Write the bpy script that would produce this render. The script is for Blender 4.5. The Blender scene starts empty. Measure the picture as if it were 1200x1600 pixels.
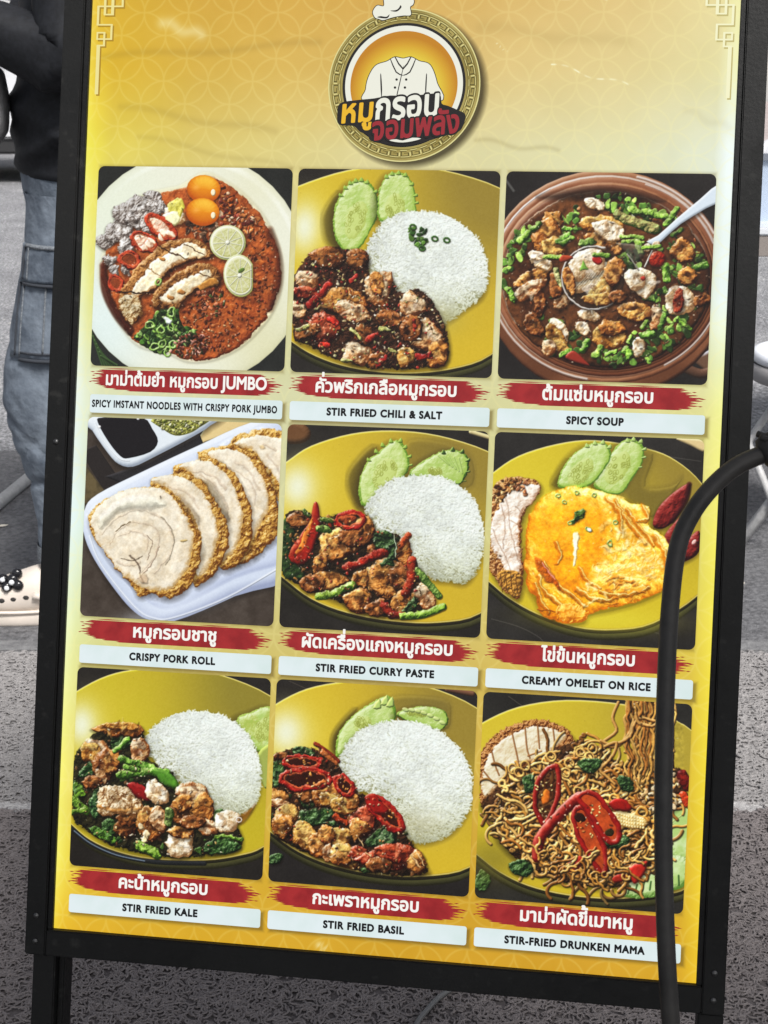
import bpy, bmesh, math, random
import numpy as np
from mathutils import Matrix, Vector
from mathutils.bvhtree import BVHTree
random.seed(3)
S = bpy.context.scene
COL = S.collection
# ------------------------------------------------------------------ camera, light, exposure
CAM_H = 1.20; PITCH = math.radians(18.1)
cam_d = bpy.data.cameras.new('camera'); cam = bpy.data.objects.new('camera', cam_d); COL.objects.link(cam)
cam_d.sensor_fit = 'VERTICAL'; cam_d.sensor_height = 24.0; cam_d.lens = 24.0 * 2300 / 1600
cam_d.clip_start = 0.05; cam_d.clip_end = 400
cam.location = (0, 0, CAM_H); cam.rotation_euler = (math.pi / 2 - PITCH, 0, 0)
cam_d.dof.use_dof = True; cam_d.dof.focus_distance = 1.38; cam_d.dof.aperture_fstop = 18.0
S.camera = cam
W = bpy.data.worlds.new('World'); S.world = W; W.use_nodes = True
wn = W.node_tree; bg = wn.nodes['Background']; sky = wn.nodes.new('ShaderNodeTexSky')
sky.sky_type = 'NISHITA'; sky.sun_disc = False; sky.sun_elevation = math.radians(52); sky.sun_rotation = math.radians(155)
sky.air_density = 1.0; sky.dust_density = 4.0; sky.ozone_density = 1.0
hs = wn.nodes.new('ShaderNodeHueSaturation'); hs.inputs['Saturation'].default_value = .35      # milky, overcast sky
wn.links.new(sky.outputs[0], hs.inputs['Color']); wn.links.new(hs.outputs[0], bg.inputs[0]); bg.inputs[1].default_value = 0.15
sl = bpy.data.lights.new('sun', 'SUN'); sl.energy = 4.2; sl.angle = math.radians(14); sl.color = (1.0, .97, .93)
sun = bpy.data.objects.new('sun', sl); COL.objects.link(sun)
_el, _ro = math.radians(52), math.radians(155)
sun.rotation_euler = Vector((math.sin(_ro) * math.cos(_el), math.cos(_ro) * math.cos(_el), math.sin(_el))).to_track_quat('Z', 'Y').to_euler()
S.view_settings.view_transform = 'Standard'; S.view_settings.look = 'None'; S.view_settings.exposure = 0.0; S.view_settings.gamma = 1
S.view_settings.use_curve_mapping = False
S.cycles.max_bounces = 6

# ---- painter: the nine printed food photographs, computed as pixels --------------------------

RN = np.random.RandomState(7)
PH = 484; PW = 480
INV = np.array([[0.0004510347157472666, 1.897461934469439e-05, -0.07469129187984495],
                [-5.625973438904032e-06, 0.00043413919668320233, -0.11178740177099444],
                [8.242748525057043e-06, -1.3165068537819813e-07, 0.13321473842695022]])

def _fbm(step, octs=4, n=1024):
    out = np.zeros((n, n)); amp = 1.0; s = step
    for _ in range(octs):
        k = max(2, n // max(int(s), 1))
        g = RN.rand(k, k)
        x = np.arange(n) * k / n; i = x.astype(int); f = x - i; f = f * f * (3 - 2 * f); j = (i + 1) % k
        a = g[i][:, i] * (1 - f) + g[i][:, j] * f
        b = g[j][:, i] * (1 - f) + g[j][:, j] * f
        out += amp * (a * (1 - f)[:, None] + b * f[:, None]); amp *= 0.55; s /= 2
        if s < 1: break
    out -= out.mean(); return (out / out.std() / 2).astype(np.float32)
NZ = {3: _fbm(3, 2), 6: _fbm(6, 3), 12: _fbm(12, 4), 24: _fbm(24, 4), 60: _fbm(60, 5), 140: _fbm(140, 4)}
def noise(k, h, w, oy=None, ox=None):
    a = NZ[k]
    oy = RN.randint(0, 1024 - min(h, 1020)) if oy is None else oy
    ox = RN.randint(0, 1024 - min(w, 1020)) if ox is None else ox
    return a[oy:oy + h, ox:ox + w]
def col(c): return np.array(c, np.float32) / 255.0
def curve(pts, sub=6, closed=True):
    p = np.array(pts, float); n = len(p); out = []
    rng = range(n) if closed else range(n - 1)
    for i in rng:
        if closed: a, b, c, d = p[(i - 1) % n], p[i], p[(i + 1) % n], p[(i + 2) % n]
        else: a, b, c, d = p[max(i - 1, 0)], p[i], p[i + 1], p[min(i + 2, n - 1)]
        for t in np.linspace(0, 1, sub, endpoint=False):
            out.append(.5 * ((2 * b) + (-a + c) * t + (2 * a - 5 * b + 4 * c - d) * t * t + (-a + 3 * b - 3 * c + d) * t ** 3))
    if not closed: out.append(p[-1])
    return np.array(out)
def ell(cx, cy, rx, ry, rot=0, n=20):
    t = np.linspace(0, 2 * math.pi, n, endpoint=False); r = math.radians(rot)
    x, y = rx * np.cos(t), ry * np.sin(t)
    return np.c_[cx + x * math.cos(r) - y * math.sin(r), cy + x * math.sin(r) + y * math.cos(r)]
def lump(cx, cy, rx, ry, rot=0, j=.18, n=9):
    p = ell(0, 0, 1, 1, 0, n) * (1 + j * RN.randn(n, 1)).clip(.6, 1.4)
    r = math.radians(rot); x, y = p[:, 0] * rx, p[:, 1] * ry
    return np.c_[cx + x * math.cos(r) - y * math.sin(r), cy + x * math.sin(r) + y * math.cos(r)]

class Canvas:
    def __init__(s, x0, y0, x1, c, r, bg):
        s.k = (x1 - x0) / 1200.0; s.x0 = x0; s.y0 = y0; s.c = c; s.r = r
        s.a = np.ones((PH, PW, 3), np.float32) * col(bg)
        s.a += noise(60, PH, PW)[..., None] * .02
        s.z = s.k / 330.0 * PW * 1.03      # crop pixels -> canvas pixels, for widths
    def T(s, pts):
        p = np.array(pts, float).reshape(-1, 2)
        q = np.c_[s.x0 + p[:, 0] * s.k, s.y0 + p[:, 1] * s.k, np.ones(len(p))] @ INV.T
        u = q[:, 0] / q[:, 2] - s.c * 1.029; v = q[:, 1] / q[:, 2] - s.r * 1.267
        return np.c_[u * PW, v * PH / 1.008]
    def win(s, P, pad):
        x0 = int(max(0, math.floor(P[:, 0].min() - pad))); x1 = int(min(PW, math.ceil(P[:, 0].max() + pad)))
        y0 = int(max(0, math.floor(P[:, 1].min() - pad))); y1 = int(min(PH, math.ceil(P[:, 1].max() + pad)))
        if x1 - x0 < 2 or y1 - y0 < 2: return None
        return x0, y0, x1, y1
    def sd(s, P, w, closed=True):
        x0, y0, x1, y1 = w
        X = np.arange(x0, x1, dtype=np.float32)[None, :] + .5; Y = np.arange(y0, y1, dtype=np.float32)[:, None] + .5
        d2 = np.full((y1 - y0, x1 - x0), 1e9, np.float32); ins = np.zeros(d2.shape, bool)
        n = len(P)
        for i in range(n if closed else n - 1):
            ax, ay = P[i]; bx, by = P[(i + 1) % n]
            ex, ey = bx - ax, by - ay; L = ex * ex + ey * ey + 1e-9
            t = ((X - ax) * ex + (Y - ay) * ey) / L; t = np.clip(t, 0, 1)
            dx = X - ax - t * ex; dy = Y - ay - t * ey
            np.minimum(d2, dx * dx + dy * dy, out=d2)
            if closed and ay != by:
                cr = ((ay > Y) != (by > Y)) & (X < (bx - ax) * (Y - ay) / (by - ay) + ax)
                ins ^= cr
        d = np.sqrt(d2)
        return np.where(ins, d, -d) if closed else d
    def comp(s, w, al, c):
        x0, y0, x1, y1 = w; r = s.a[y0:y1, x0:x1]; r += (c - r) * al[..., None]
    def shade(s, w, d, c, lo=None, hi=None, edge=6, tex=0, tk=12, spec=0, sp=18, rough=0, rk=6, al=1, mot=0, mk=24, mc=None, lx=-.5, ly=-.65, soft=.5, sheen=0):
        h_, w_ = d.shape
        if rough: d = d + rough * noise(rk, h_, w_)
        m = np.clip(d / (2 * soft) + .5, 0, 1) * al
        if m.max() <= 0: return
        c = col(c); lo = col(lo) if lo is not None else c * .45; hi = col(hi) if hi is not None else np.minimum(c * 1.35 + .05, 1)
        t = np.clip(d / edge, 0, 1); ht = np.sqrt(1 - (1 - t) ** 2) * edge * .8
        if tex: ht = ht + tex * noise(tk, h_, w_)
        gy, gx = np.gradient(ht); nz = 1 / np.sqrt(gx * gx + gy * gy + 1)
        lz = math.sqrt(max(.05, 1 - lx * lx - ly * ly))
        L = (-gx * -lx * -1 - gy * -ly * -1 + 0) * nz
        L = (gx * -lx + gy * -ly) * nz + lz * nz
        L = np.clip(L, 0, 1)
        base = np.ones((h_, w_, 3), np.float32) * c
        if mot and mc is not None:
            k = np.clip(noise(mk, h_, w_) * mot + .5 * min(mot, 1), 0, 1); base += (col(mc) - base) * k[..., None]
        mid = lz; q = np.clip(L / mid, 0, 1)[..., None]; p = np.clip((L - mid) / (1 - mid), 0, 1)[..., None]
        out = lo + (base - lo) * q; out = out + (hi - out) * p
        if spec:
            sv = np.clip(L, 0, 1) ** sp; out += (1 - out) * np.clip(sv * spec, 0, 1)[..., None]
        s.comp(w, m, out)
    def blob(s, pts, c, smooth=4, shadow=None, **k):
        p = curve(pts, smooth) if smooth else np.array(pts, float)
        P = s.T(p); pad = 4 + (k.get('rough', 0) * 2)
        if shadow:
            dx, dy, b, a = shadow; Q = P + [dx, dy]; w = s.win(Q, b * 1.5)
            if w:
                d = s.sd(Q, w); s.comp(w, np.clip(d / b * .5 + .5, 0, 1) * a, col((18, 12, 6)))
        w = s.win(P, pad)
        if w: s.shade(w, s.sd(P, w), c, **k)
    def line(s, pts, wd, c, smooth=5, closed=False, taper=0, shadow=0, **k):
        p = curve(pts, smooth, closed) if smooth else np.array(pts, float)
        P = s.T(p); r = wd * s.z / 2
        if shadow:
            Q = P + [1.2, 1.6]; w = s.win(Q, r + 3)
            if w:
                d = r - s.sd(np.vstack([Q, Q[:1]]) if closed else Q, w, False); s.comp(w, np.clip(d / 2 + .6, 0, 1) * shadow, col((18, 10, 5)))
        w = s.win(P, r + 3 + k.get('rough', 0) * 2)
        if w is None: return
        d = r - s.sd(np.vstack([P, P[:1]]) if closed else P, w, False)
        k.setdefault('edge', max(r, .8)); s.shade(w, d, c, **k)
    def glow(s, cx, cy, rx, ry, c, a, rot=0, pw=1.0):
        C = s.T([[cx, cy]])[0]; X = np.arange(PW)[None, :] - C[0]; Y = np.arange(PH)[:, None] - C[1]
        r = math.radians(rot); x = (X * math.cos(r) + Y * math.sin(r)) / (rx * s.z); y = (-X * math.sin(r) + Y * math.cos(r)) / (ry * s.z)
        m = np.exp(-(x * x + y * y) ** pw) * a; s.comp((0, 0, PW, PH), m.astype(np.float32), col(c))
    def inside(s, poly, n):
        """n random crop-space points inside a crop-space polygon"""
        p = np.array(poly, float); out = []
        lo, hi = p.min(0), p.max(0); q = np.roll(p, -1, 0)
        while len(out) < n:
            t = lo + RN.rand(2) * (hi - lo)
            cr = ((p[:, 1] > t[1]) != (q[:, 1] > t[1])) & (t[0] < (q[:, 0] - p[:, 0]) * (t[1] - p[:, 1]) / (q[:, 1] - p[:, 1] + 1e-9) + p[:, 0])
            if cr.sum() % 2: out.append(t)
        return np.array(out)
    def finish(s, poly, warp=1.6, mot=.13, gl=120, dk=60, con=.25, grain=.035, sat=.86):
        """break up a heap of food: small warps, mottling, wet glints and dark gaps"""
        mot *= .5; dk = int(dk * .45); gl = int(gl * .6); con *= .6; warp *= .85
        P = s.T(curve(poly, 4)); w = s.win(P, 8); x0, y0, x1, y1 = w; d = s.sd(P, w); m = np.clip(d / 6 + .8, 0, 1)
        h_, w_ = d.shape; a = s.a[y0:y1, x0:x1].copy()
        dx = (noise(12, h_, w_) * 1.2 + noise(24, h_, w_) * 1.6) * warp * m; dy = (noise(12, h_, w_) * 1.2 + noise(24, h_, w_) * 1.6) * warp * m
        X = np.clip(np.arange(w_)[None, :] + dx, 0, w_ - 1.001); Y = np.clip(np.arange(h_)[:, None] + dy, 0, h_ - 1.001); xi = X.astype(int); yi = Y.astype(int); fx = (X - xi)[..., None]; fy = (Y - yi)[..., None]
        xj = np.minimum(xi + 1, w_ - 1); yj = np.minimum(yi + 1, h_ - 1)
        b = (a[yi, xi] * (1 - fx) + a[yi, xj] * fx) * (1 - fy) + (a[yj, xi] * (1 - fx) + a[yj, xj] * fx) * fy
        k = 1 + mot * 1.3 * noise(12, h_, w_) + mot * noise(6, h_, w_) + mot * noise(24, h_, w_) + grain * noise(3, h_, w_)
        c = b * k[..., None]; L = c.mean(2, keepdims=True); c = c + con * (c - .42) * np.clip(L * 2.2, .15, 1); g_ = c.mean(2, keepdims=True); c = np.clip(g_ + (c - g_) * sat, .02, 1)
        s.a[y0:y1, x0:x1] = s.a[y0:y1, x0:x1] * (1 - m[..., None]) + c * m[..., None]
        for x, y in s.inside(poly, dk): s.blob(lump(x, y, RN.uniform(4, 12), RN.uniform(3, 7), RN.uniform(0, 180), .35, 6), (24, 12, 7), smooth=2, edge=2, al=.6, soft=1.2, lo=(16, 8, 5), hi=(50, 30, 18))
        for x, y in s.inside(poly, gl): s.blob(lump(x, y, RN.uniform(2.5, 6), RN.uniform(1.6, 3.4), RN.uniform(0, 180), .3, 6), (250, 238, 214), smooth=0, edge=2, al=RN.uniform(.35, .85), soft=.9, lo=(230, 214, 180), hi=(255, 250, 238))
    def done(s, soft=.5):
        a = s.a
        b = a.copy(); b[1:-1, 1:-1] = (a[1:-1, 1:-1] * 4 + a[:-2, 1:-1] + a[2:, 1:-1] + a[1:-1, :-2] + a[1:-1, 2:]) / 8
        a = a + (b - a) * soft * 2
        g = a.mean(2, keepdims=True); a = g + (a - g) * .97; a = a + noise(3, PH, PW)[..., None] * .012; a = a + .10 * (a - .5) * (1 - np.abs(a - .5) * 1.2)
        return np.clip(a, 0, 1)

# ---- things that come back in several photographs
def plate(s, top, bot, shade_pts=None, hl=(130, 380, 90, 120), yel=(212, 180, 44), dark=(142, 122, 52)):
    pts = top + bot[::-1]
    mid = lambda a: np.array(a, float)
    low = mid(bot) + [0, 58]; 
    s.blob([list(p) for p in top] + low[::-1].tolist(), (104, 104, 58), smooth=4, edge=30, lo=(36, 34, 18), hi=(150, 148, 90), lx=.2, ly=-.5, soft=1)
    b2 = mid(bot) + [0, 24]
    s.blob([list(p) for p in top] + b2[::-1].tolist(), (42, 38, 22), smooth=4, edge=3)
    b3 = mid(bot) + [0, 7]; t3 = mid(top) + [0, -6]
    s.blob(t3.tolist() + b3[::-1].tolist(), (222, 205, 120), smooth=4, edge=2, lo=(190, 170, 80), hi=(238, 226, 160))
    s.blob(pts, yel, smooth=4, edge=2, lo=(180, 150, 40), mot=.25, mk=140, mc=(198, 168, 44))
    g = s.a
    P = s.T(curve(pts, 4)); w = s.win(P, 1); d = s.sd(P, w); m = np.clip(d, 0, 1)
    x0, y0, x1, y1 = w
    X = (np.arange(x0, x1)[None, :] / PW); Y = (np.arange(y0, y1)[:, None] / PH)
    k = (1 / (1 + np.exp(-(X - .62) * 8))) * (1 / (1 + np.exp((Y - .42) * 9)))
    s.comp(w, (m * np.clip(k * 1.1, 0, .85)).astype(np.float32), col(dark))
    k = np.exp(-((X - .0) / .5) ** 2 - ((Y - .3) / .35) ** 2) * .35
    s.comp(w, (m * k).astype(np.float32), col((228, 212, 70)))
    for q in s.inside(curve(pts, 3), 60): s.blob(ell(q[0], q[1], RN.uniform(1.5, 4), 2, 0, 6), (150, 125, 40), smooth=0, edge=2, al=.4)
    if hl:
        cx, cy, rx, ry = hl
        s.glow(cx, cy, rx * 1.7, ry * 1.4, (236, 226, 130), .5, 0, 1.0); s.glow(cx - 20, cy, rx * 1.05, ry * 1.05, (236, 243, 232), .8, 0, 1.0)

def rice(s, pts, n=1500, cut=None):
    s.blob(pts, (234, 240, 230), smooth=5, edge=70, lo=(156, 156, 118), hi=(240, 248, 244), rough=2.6, rk=6, lx=.2, ly=-.6, shadow=(-1, 6, 10, .55), tex=2.5, tk=24)
    P = np.array(curve(pts, 4)); c = P.mean(0); r = np.abs(P - c).max(0)
    q = s.inside(c + (P - c) * 1.015, int(n * 1.25))
    q = q[np.argsort(q[:, 1] + RN.randn(len(q)) * 40)]; nz = NZ[60]
    for x, y in q:
        f = nz[int(y) % 1024, int(x) % 1024]; a = RN.uniform(0, math.pi) * .7 + f * 2.2; L = RN.uniform(8, 15) * .75; dx, dy = math.cos(a) * L, math.sin(a) * L * .85
        ex, ey = (x - c[0]) / r[0], (y - c[1]) / r[1]; rr = math.hypot(ex, ey)
        v = .99 + .025 * ex - .22 * max(ey, 0) ** 1.7 - .05 * max(-ex, 0) ** 1.5 - .05 * max(rr - .7, 0) + RN.uniform(-.035, .035) + .06 * NZ[60][int(y * .7) % 1024, int(x * .7) % 1024]
        b = np.array((243, 249, 240 - 26 * max(ey, 0) ** 1.4)) * min(v, 1.02)
        s.line([(x - dx, y - dy), (x + dx, y + dy)], 8.2, np.minimum(b, 255), smooth=0, lo=np.minimum(b * .91, 255), hi=np.minimum(b * 1.04, 255), al=.66, shadow=.05, edge=2.0)
    for x, y in s.inside(c + (P - c) * .92 + [0, 10], n // 9):    # dark gaps between the grains
        g = .2 + .45 * max(0, (y - c[1]) / r[1]); s.line([(x - 4, y), (x + 5, y + RN.uniform(-4, 4))], 3.2, (168, 168, 130), smooth=0, al=g)

def cucumber(s, pts, core, flesh=(204, 220, 142), skin=(118, 160, 52), tips=None, dark=(84, 120, 40)):
    s.blob(pts, skin, smooth=4, edge=6, lo=dark, hi=(190, 220, 110), rough=1.5, rk=6, shadow=(-9, 5, 12, .5))
    P = curve(pts, 4); c = P.mean(0)
    s.blob(c + (P - c) * .93, flesh, smooth=0, edge=12, lo=(160, 192, 84), hi=(222, 236, 176), rough=1.6, rk=12, mot=.9, mk=24, mc=(182, 206, 116), tex=1.4, tk=12, spec=.25, sp=14)
    cx, cy, rx, ry, rot = core
    s.blob(ell(cx, cy, rx, ry, rot), (200, 214, 124), smooth=0, edge=10, lo=(176, 190, 92), hi=(214, 226, 150), rough=2, rk=12, al=.8)
    r = math.radians(rot)
    for i in range(26):
        a = RN.uniform(0, 6.28); q = RN.uniform(.25, .92); x = rx * q * math.cos(a); y = ry * q * math.sin(a)
        X, Y = cx + x * math.cos(r) - y * math.sin(r), cy + x * math.sin(r) + y * math.cos(r)
        s.line(ell(X, Y, 7, 13, rot + RN.uniform(-40, 40), 8), 3.2, (150, 160, 66), smooth=0, closed=True, al=.75)

def chunk(s, x, y, rx, ry, rot=0, kind='fried'):
    C = {'fried': ((160, 88, 32), (48, 18, 6), (242, 178, 96), (206, 134, 58)),
         'dark': ((112, 58, 26), (30, 12, 5), (206, 134, 70), (160, 92, 40)),
         'pale': ((200, 152, 98), (88, 44, 18), (244, 222, 180), (172, 100, 46)),
         'red': ((140, 40, 20), (46, 8, 5), (224, 120, 80), (176, 70, 36)),
         'gold': ((196, 128, 48), (84, 40, 10), (246, 206, 120), (226, 172, 84)),
         'white': ((232, 218, 188), (142, 102, 62), (252, 248, 234), (210, 180, 134))}[kind]
    rx *= 1.12; ry *= 1.12; s.blob(lump(x, y, rx, ry, rot, .15, 6), C[0], smooth=2, edge=min(rx, ry) * s.z * .42, lo=C[1], hi=C[2], tex=3.4, tk=24, rough=1.8, rk=12, mot=1.2, mk=24, mc=C[3], spec=.7, sp=16, shadow=(2, 4, 6, .65))
    if kind != 'white' and min(rx, ry) > 34:                            # caramel skin side and meat side
        r_ = math.radians(rot); s.blob([(x + rx * u * math.cos(r_) - ry * v * math.sin(r_), y + rx * u * math.sin(r_) + ry * v * math.cos(r_)) for u, v in ((-.7, -.55), (.0, -.72), (.7, -.5), (.6, -.1), (.0, -.18), (-.65, -.05))], C[3] if kind != 'pale' else (226, 198, 156), smooth=2, edge=5, al=.75, soft=2, tex=2, tk=12, spec=.5)
    for q in range(5):
        a = RN.uniform(0, 6.28); u = RN.uniform(.2, .7); s.blob(lump(x + u * rx * math.cos(a), y + u * ry * math.sin(a), rx * .3, ry * .22, RN.uniform(0, 180)), C[2] if q % 2 else C[1], edge=3, al=.5, soft=1.6, tex=1, tk=6)
def bits(s, poly, n, cols, r0=4, r1=11, spec=.4):
    for x, y in s.inside(poly, n):
        c = np.array(cols[RN.randint(len(cols))], float) * RN.uniform(.75, 1.15)
        s.blob(lump(x, y, RN.uniform(r0, r1), RN.uniform(r0, r1) * .7, RN.uniform(0, 180), .2, 6), np.clip(c, 0, 255), smooth=2, edge=2.2, shadow=(.8, 1.2, 2, .5), spec=spec, sp=10)
def strip(s, pts, wd, c, hi=None, lo=None, spec=.6):
    c = np.array(c, float) * RN.uniform(.75, .95); s.line(pts, wd, c, hi=hi, lo=lo, spec=spec * .7, sp=18, shadow=.6, tex=1.8, tk=12, rough=1.6, rk=12, mot=.6, mk=12, mc=np.minimum(c * 1.35 + [20, 16, 4], 255))
def leaf(s, pts, c=(34, 62, 28)):
    s.blob(pts, c, smooth=3, edge=5, lo=(10, 20, 8), hi=(120, 160, 90), tex=2.6, tk=12, rough=1.6, mot=.6, mk=12, mc=(64, 100, 40), spec=.5, sp=12, shadow=(1, 3, 4, .6))
def ring(s, x, y, rx, ry, rot, wd, c=(178, 30, 22)):
    p = ell(x, y, rx, ry, rot, 16) + RN.randn(16, 2) * min(rx, ry) * .05; s.line(p, wd, c, smooth=3, closed=True, lo=(70, 8, 8), hi=(214, 92, 66), spec=.5, sp=20, shadow=.6, rough=2, rk=12, tex=1.2, tk=12); s.line(ell(x + 1, y + 2, rx * .86, ry * .78, rot, 16), wd * .35, (214, 96, 50), closed=True, al=.7, smooth=2)
def seeds(s, x, y, n, r, c=(236, 200, 120)):
    for i in range(n):
        a = RN.uniform(0, 6.28); q = r * math.sqrt(RN.rand()); s.blob(ell(x + q * math.cos(a), y + q * math.sin(a), 7, 5, RN.uniform(0, 180), 7), c, smooth=0, edge=2, shadow=(.6, 1, 1.5, .5), spec=.4)
def bean(s, pts, wd=38, c=(104, 150, 40)):
    c = np.array(c, float) * RN.uniform(.72, .98); s.line(pts, wd * .92, c, lo=(34, 58, 12), hi=(186, 214, 110), spec=.45, sp=16, shadow=.6, tex=2.2, tk=12, rough=1.7, rk=12, mot=.7, mk=12, mc=np.minimum(c * 1.3 + [24, 24, 10], 255))

def photo_noodle_soup():
    s = Canvas(130, 245, 460, 0, 0, (40, 41, 38))
    for i in range(7): s.line([(50 + i * 9, 1000 + i * 22), (110 + i * 14, 1185)], 14, (60, 84, 46), lo=(24, 34, 20), hi=(110, 136, 84), shadow=.4)
    s.blob(ell(612, 637, 658, 662, 0, 40), (232, 233, 212), smooth=0, edge=26, lo=(190, 190, 160), hi=(246, 248, 238), lx=.1, ly=-.3)
    keep = s.a.copy(); s.glow(120, 950, 300, 420, (222, 238, 236), .85); s.glow(150, 260, 320, 260, (226, 236, 214), .5); s.glow(1050, 1100, 260, 330, (214, 210, 160), .6); s.glow(1000, 150, 200, 160, (226, 224, 190), .6)
    P_ = s.T(ell(612, 637, 658, 662, 0, 40)); m_ = np.clip(s.sd(P_, (0, 0, PW, PH)), 0, 1)[..., None]; s.a[:] = keep * (1 - m_) + s.a * m_
    food = [(560, 180), (690, 108), (800, 150), (910, 225), (1020, 350), (1095, 500), (1125, 650), (1100, 810), (1020, 950), (890, 1075), (740, 1145), (600, 1155), (490, 1110), (330, 1070), (240, 980), (150, 830), (105, 680), (125, 560), (200, 380), (330, 240), (470, 200)]
    s.line(food, 40, (190, 172, 120), closed=True, al=.35, soft=5)
    s.blob(food, (158, 74, 32), edge=8, lo=(84, 30, 12), hi=(206, 124, 66), tex=1.0, tk=12, rough=2, rk=12, mot=1.0, mk=24, mc=(188, 94, 40), spec=.3, sp=16)
    s.line([(1060, 420), (1105, 560), (1108, 720), (1060, 860)], 44, (84, 34, 16), al=.7, soft=5)
    s.line([(120, 620), (130, 760), (190, 890), (270, 990)], 54, (72, 26, 14), al=.85, soft=3, spec=.3)
    red = [(820, 180), (1040, 420), (1110, 650), (1060, 860), (860, 1080), (600, 1140), (560, 820), (740, 780), (940, 560), (760, 400)]
    bits(s, red, 400, [(170, 82, 34), (120, 44, 20), (196, 112, 60), (90, 30, 16), (150, 60, 26), (210, 150, 100)], 4, 12)
    bits(s, [(760, 150), (1000, 360), (960, 480), (780, 380)], 130, [(216, 128, 66), (150, 70, 50), (232, 190, 150), (110, 40, 30), (200, 90, 30)], 6, 18)
    bits(s, [(560, 350), (760, 380), (740, 500), (600, 440)], 70, [(110, 74, 52), (70, 40, 26), (160, 120, 88)], 6, 16)
    for q in s.inside([(930, 400), (1080, 600), (900, 1000), (640, 1000), (800, 800)], 40): s.blob(ell(q[0], q[1], RN.uniform(10, 26), RN.uniform(6, 16), RN.uniform(0, 180), 9), (188, 92, 30), edge=3, lo=(120, 50, 20), hi=(224, 140, 70), al=.7, spec=.3)
    # minced pork
    for x, y, r in [(130, 480, 52), (170, 440, 60), (220, 400, 60), (230, 330, 62), (290, 280, 58), (350, 270, 62), (400, 240, 55), (300, 370, 66), (240, 450, 60), (330, 330, 60), (420, 290, 56), (250, 520, 52), (150, 590, 40), (180, 650, 36), (240, 640, 34), (360, 390, 50)]:
        s.blob(lump(x, y, r, r * .85, RN.uniform(0, 90), .15), (176, 166, 156), edge=16, lo=(84, 72, 66), hi=(226, 224, 222), tex=4, tk=12, rough=2.5, rk=6, mot=.6, mk=24, mc=(150, 138, 128), shadow=(1, 3, 5, .5))
    chunk(s, 520, 330, 60, 52, 30, 'white'); s.blob([(480, 270), (560, 235), (580, 300), (540, 370), (500, 350)], (216, 206, 84), edge=6, lo=(150, 140, 40), hi=(240, 236, 150), tex=1.5, tk=12); s.blob([(440, 350), (510, 310), (560, 350), (520, 400)], (222, 220, 170), edge=6, lo=(150, 140, 90))
    for x, y, rx, ry, ro, w in [(440, 400, 98, 44, 40, 24), (350, 485, 78, 46, 30, 24), (265, 590, 58, 38, 15, 26), (185, 720, 50, 34, 70, 18)]:
        s.blob(ell(x, y, rx * .8, ry * .8, ro), (228, 190, 160) if x > 300 else (130, 60, 26), edge=6, lo=(170, 70, 40), tex=1, tk=6); ring(s, x, y, rx, ry, ro, w, (200, 70, 36)); 
    for x, y in [(460, 430), (500, 440), (440, 460), (370, 500), (345, 515), (390, 480)]: s.blob(lump(x, y, 24, 16, 40), (238, 214, 186), edge=4, lo=(190, 130, 90))
    # two sliced slabs of crispy pork
    for out, inn in [([(210, 790), (260, 690), (340, 590), (440, 510), (560, 465), (680, 480), (740, 560), (640, 590), (560, 620), (470, 680), (400, 770), (330, 800), (340, 880), (270, 950), (215, 880)],
                      [(270, 770), (330, 680), (400, 600), (500, 530), (600, 490), (690, 520), (690, 570), (570, 590), (480, 650), (400, 750), (300, 790)]),
                     ([(385, 820), (440, 740), (540, 660), (640, 610), (730, 610), (780, 680), (760, 740), (660, 750), (590, 800), (550, 860), (480, 860), (410, 870)],
                      [(440, 820), (500, 740), (600, 680), (700, 640), (730, 680), (650, 740), (590, 790), (540, 830)])]:
        s.blob(out, (150, 96, 46), edge=10, lo=(60, 28, 10), hi=(214, 160, 92), tex=2.5, tk=12, rough=2, rk=12, shadow=(3, 5, 7, .7), spec=.3)
        s.blob(inn, (232, 220, 188), edge=8, lo=(170, 126, 80), hi=(248, 244, 226), tex=1.6, tk=24, rough=2, rk=12, mot=.6, mk=24, mc=(216, 196, 150))
    s.blob([(215, 800), (300, 790), (340, 880), (300, 920), (280, 960), (225, 880)], (206, 180, 130), edge=9, lo=(110, 70, 30), hi=(236, 226, 196), tex=3, tk=12, rough=2.5)
    s.line([(210, 770), (300, 770), (400, 775)], 8, (46, 26, 14)); s.line([(440, 510), (520, 555), (590, 580)], 6, (70, 44, 24)); s.line([(580, 500), (640, 530), (690, 550)], 6, (84, 54, 30)); s.line([(340, 620), (420, 660), (470, 680)], 4, (130, 90, 50)); s.line([(650, 650), (740, 690)], 5, (90, 56, 28))
    s.blob([(655, 720), (740, 690), (770, 720), (700, 750), (660, 760)], (196, 130, 54), edge=5, spec=.3)
    for x, y in [(450, 580), (560, 770), (500, 800)]: s.blob(lump(x, y, 24, 14, 20), (184, 122, 60), edge=4)
    # scallions
    g = [(320, 1050), (300, 1010), (380, 940), (420, 880), (520, 860), (570, 950), (640, 1000), (600, 1060), (520, 1090), (430, 1120)]
    s.blob(g, (40, 58, 26), edge=12, lo=(20, 26, 12), tex=2, tk=6, rough=3, rk=12)
    bits(s, g, 170, [(70, 112, 40), (40, 74, 28), (126, 168, 70), (160, 200, 110), (54, 90, 36)], 8, 20)
    for x, y in [(400, 1080), (445, 1065), (510, 1070), (485, 930), (500, 965), (440, 980), (500, 880), (430, 715), (380, 960), (480, 1110)]:
        s.line(ell(x, y, 18, 24, RN.uniform(0, 90), 10), 11, (150, 196, 84), smooth=0, closed=True, hi=(226, 244, 190), shadow=.4)
    s.blob(lump(480, 930, 26, 22), (226, 236, 226), edge=5)
    bits(s, [(520, 1020), (640, 980), (760, 1100), (600, 1150), (500, 1110)], 110, [(150, 70, 50), (90, 30, 18), (216, 150, 130), (60, 60, 30)], 5, 14)
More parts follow.
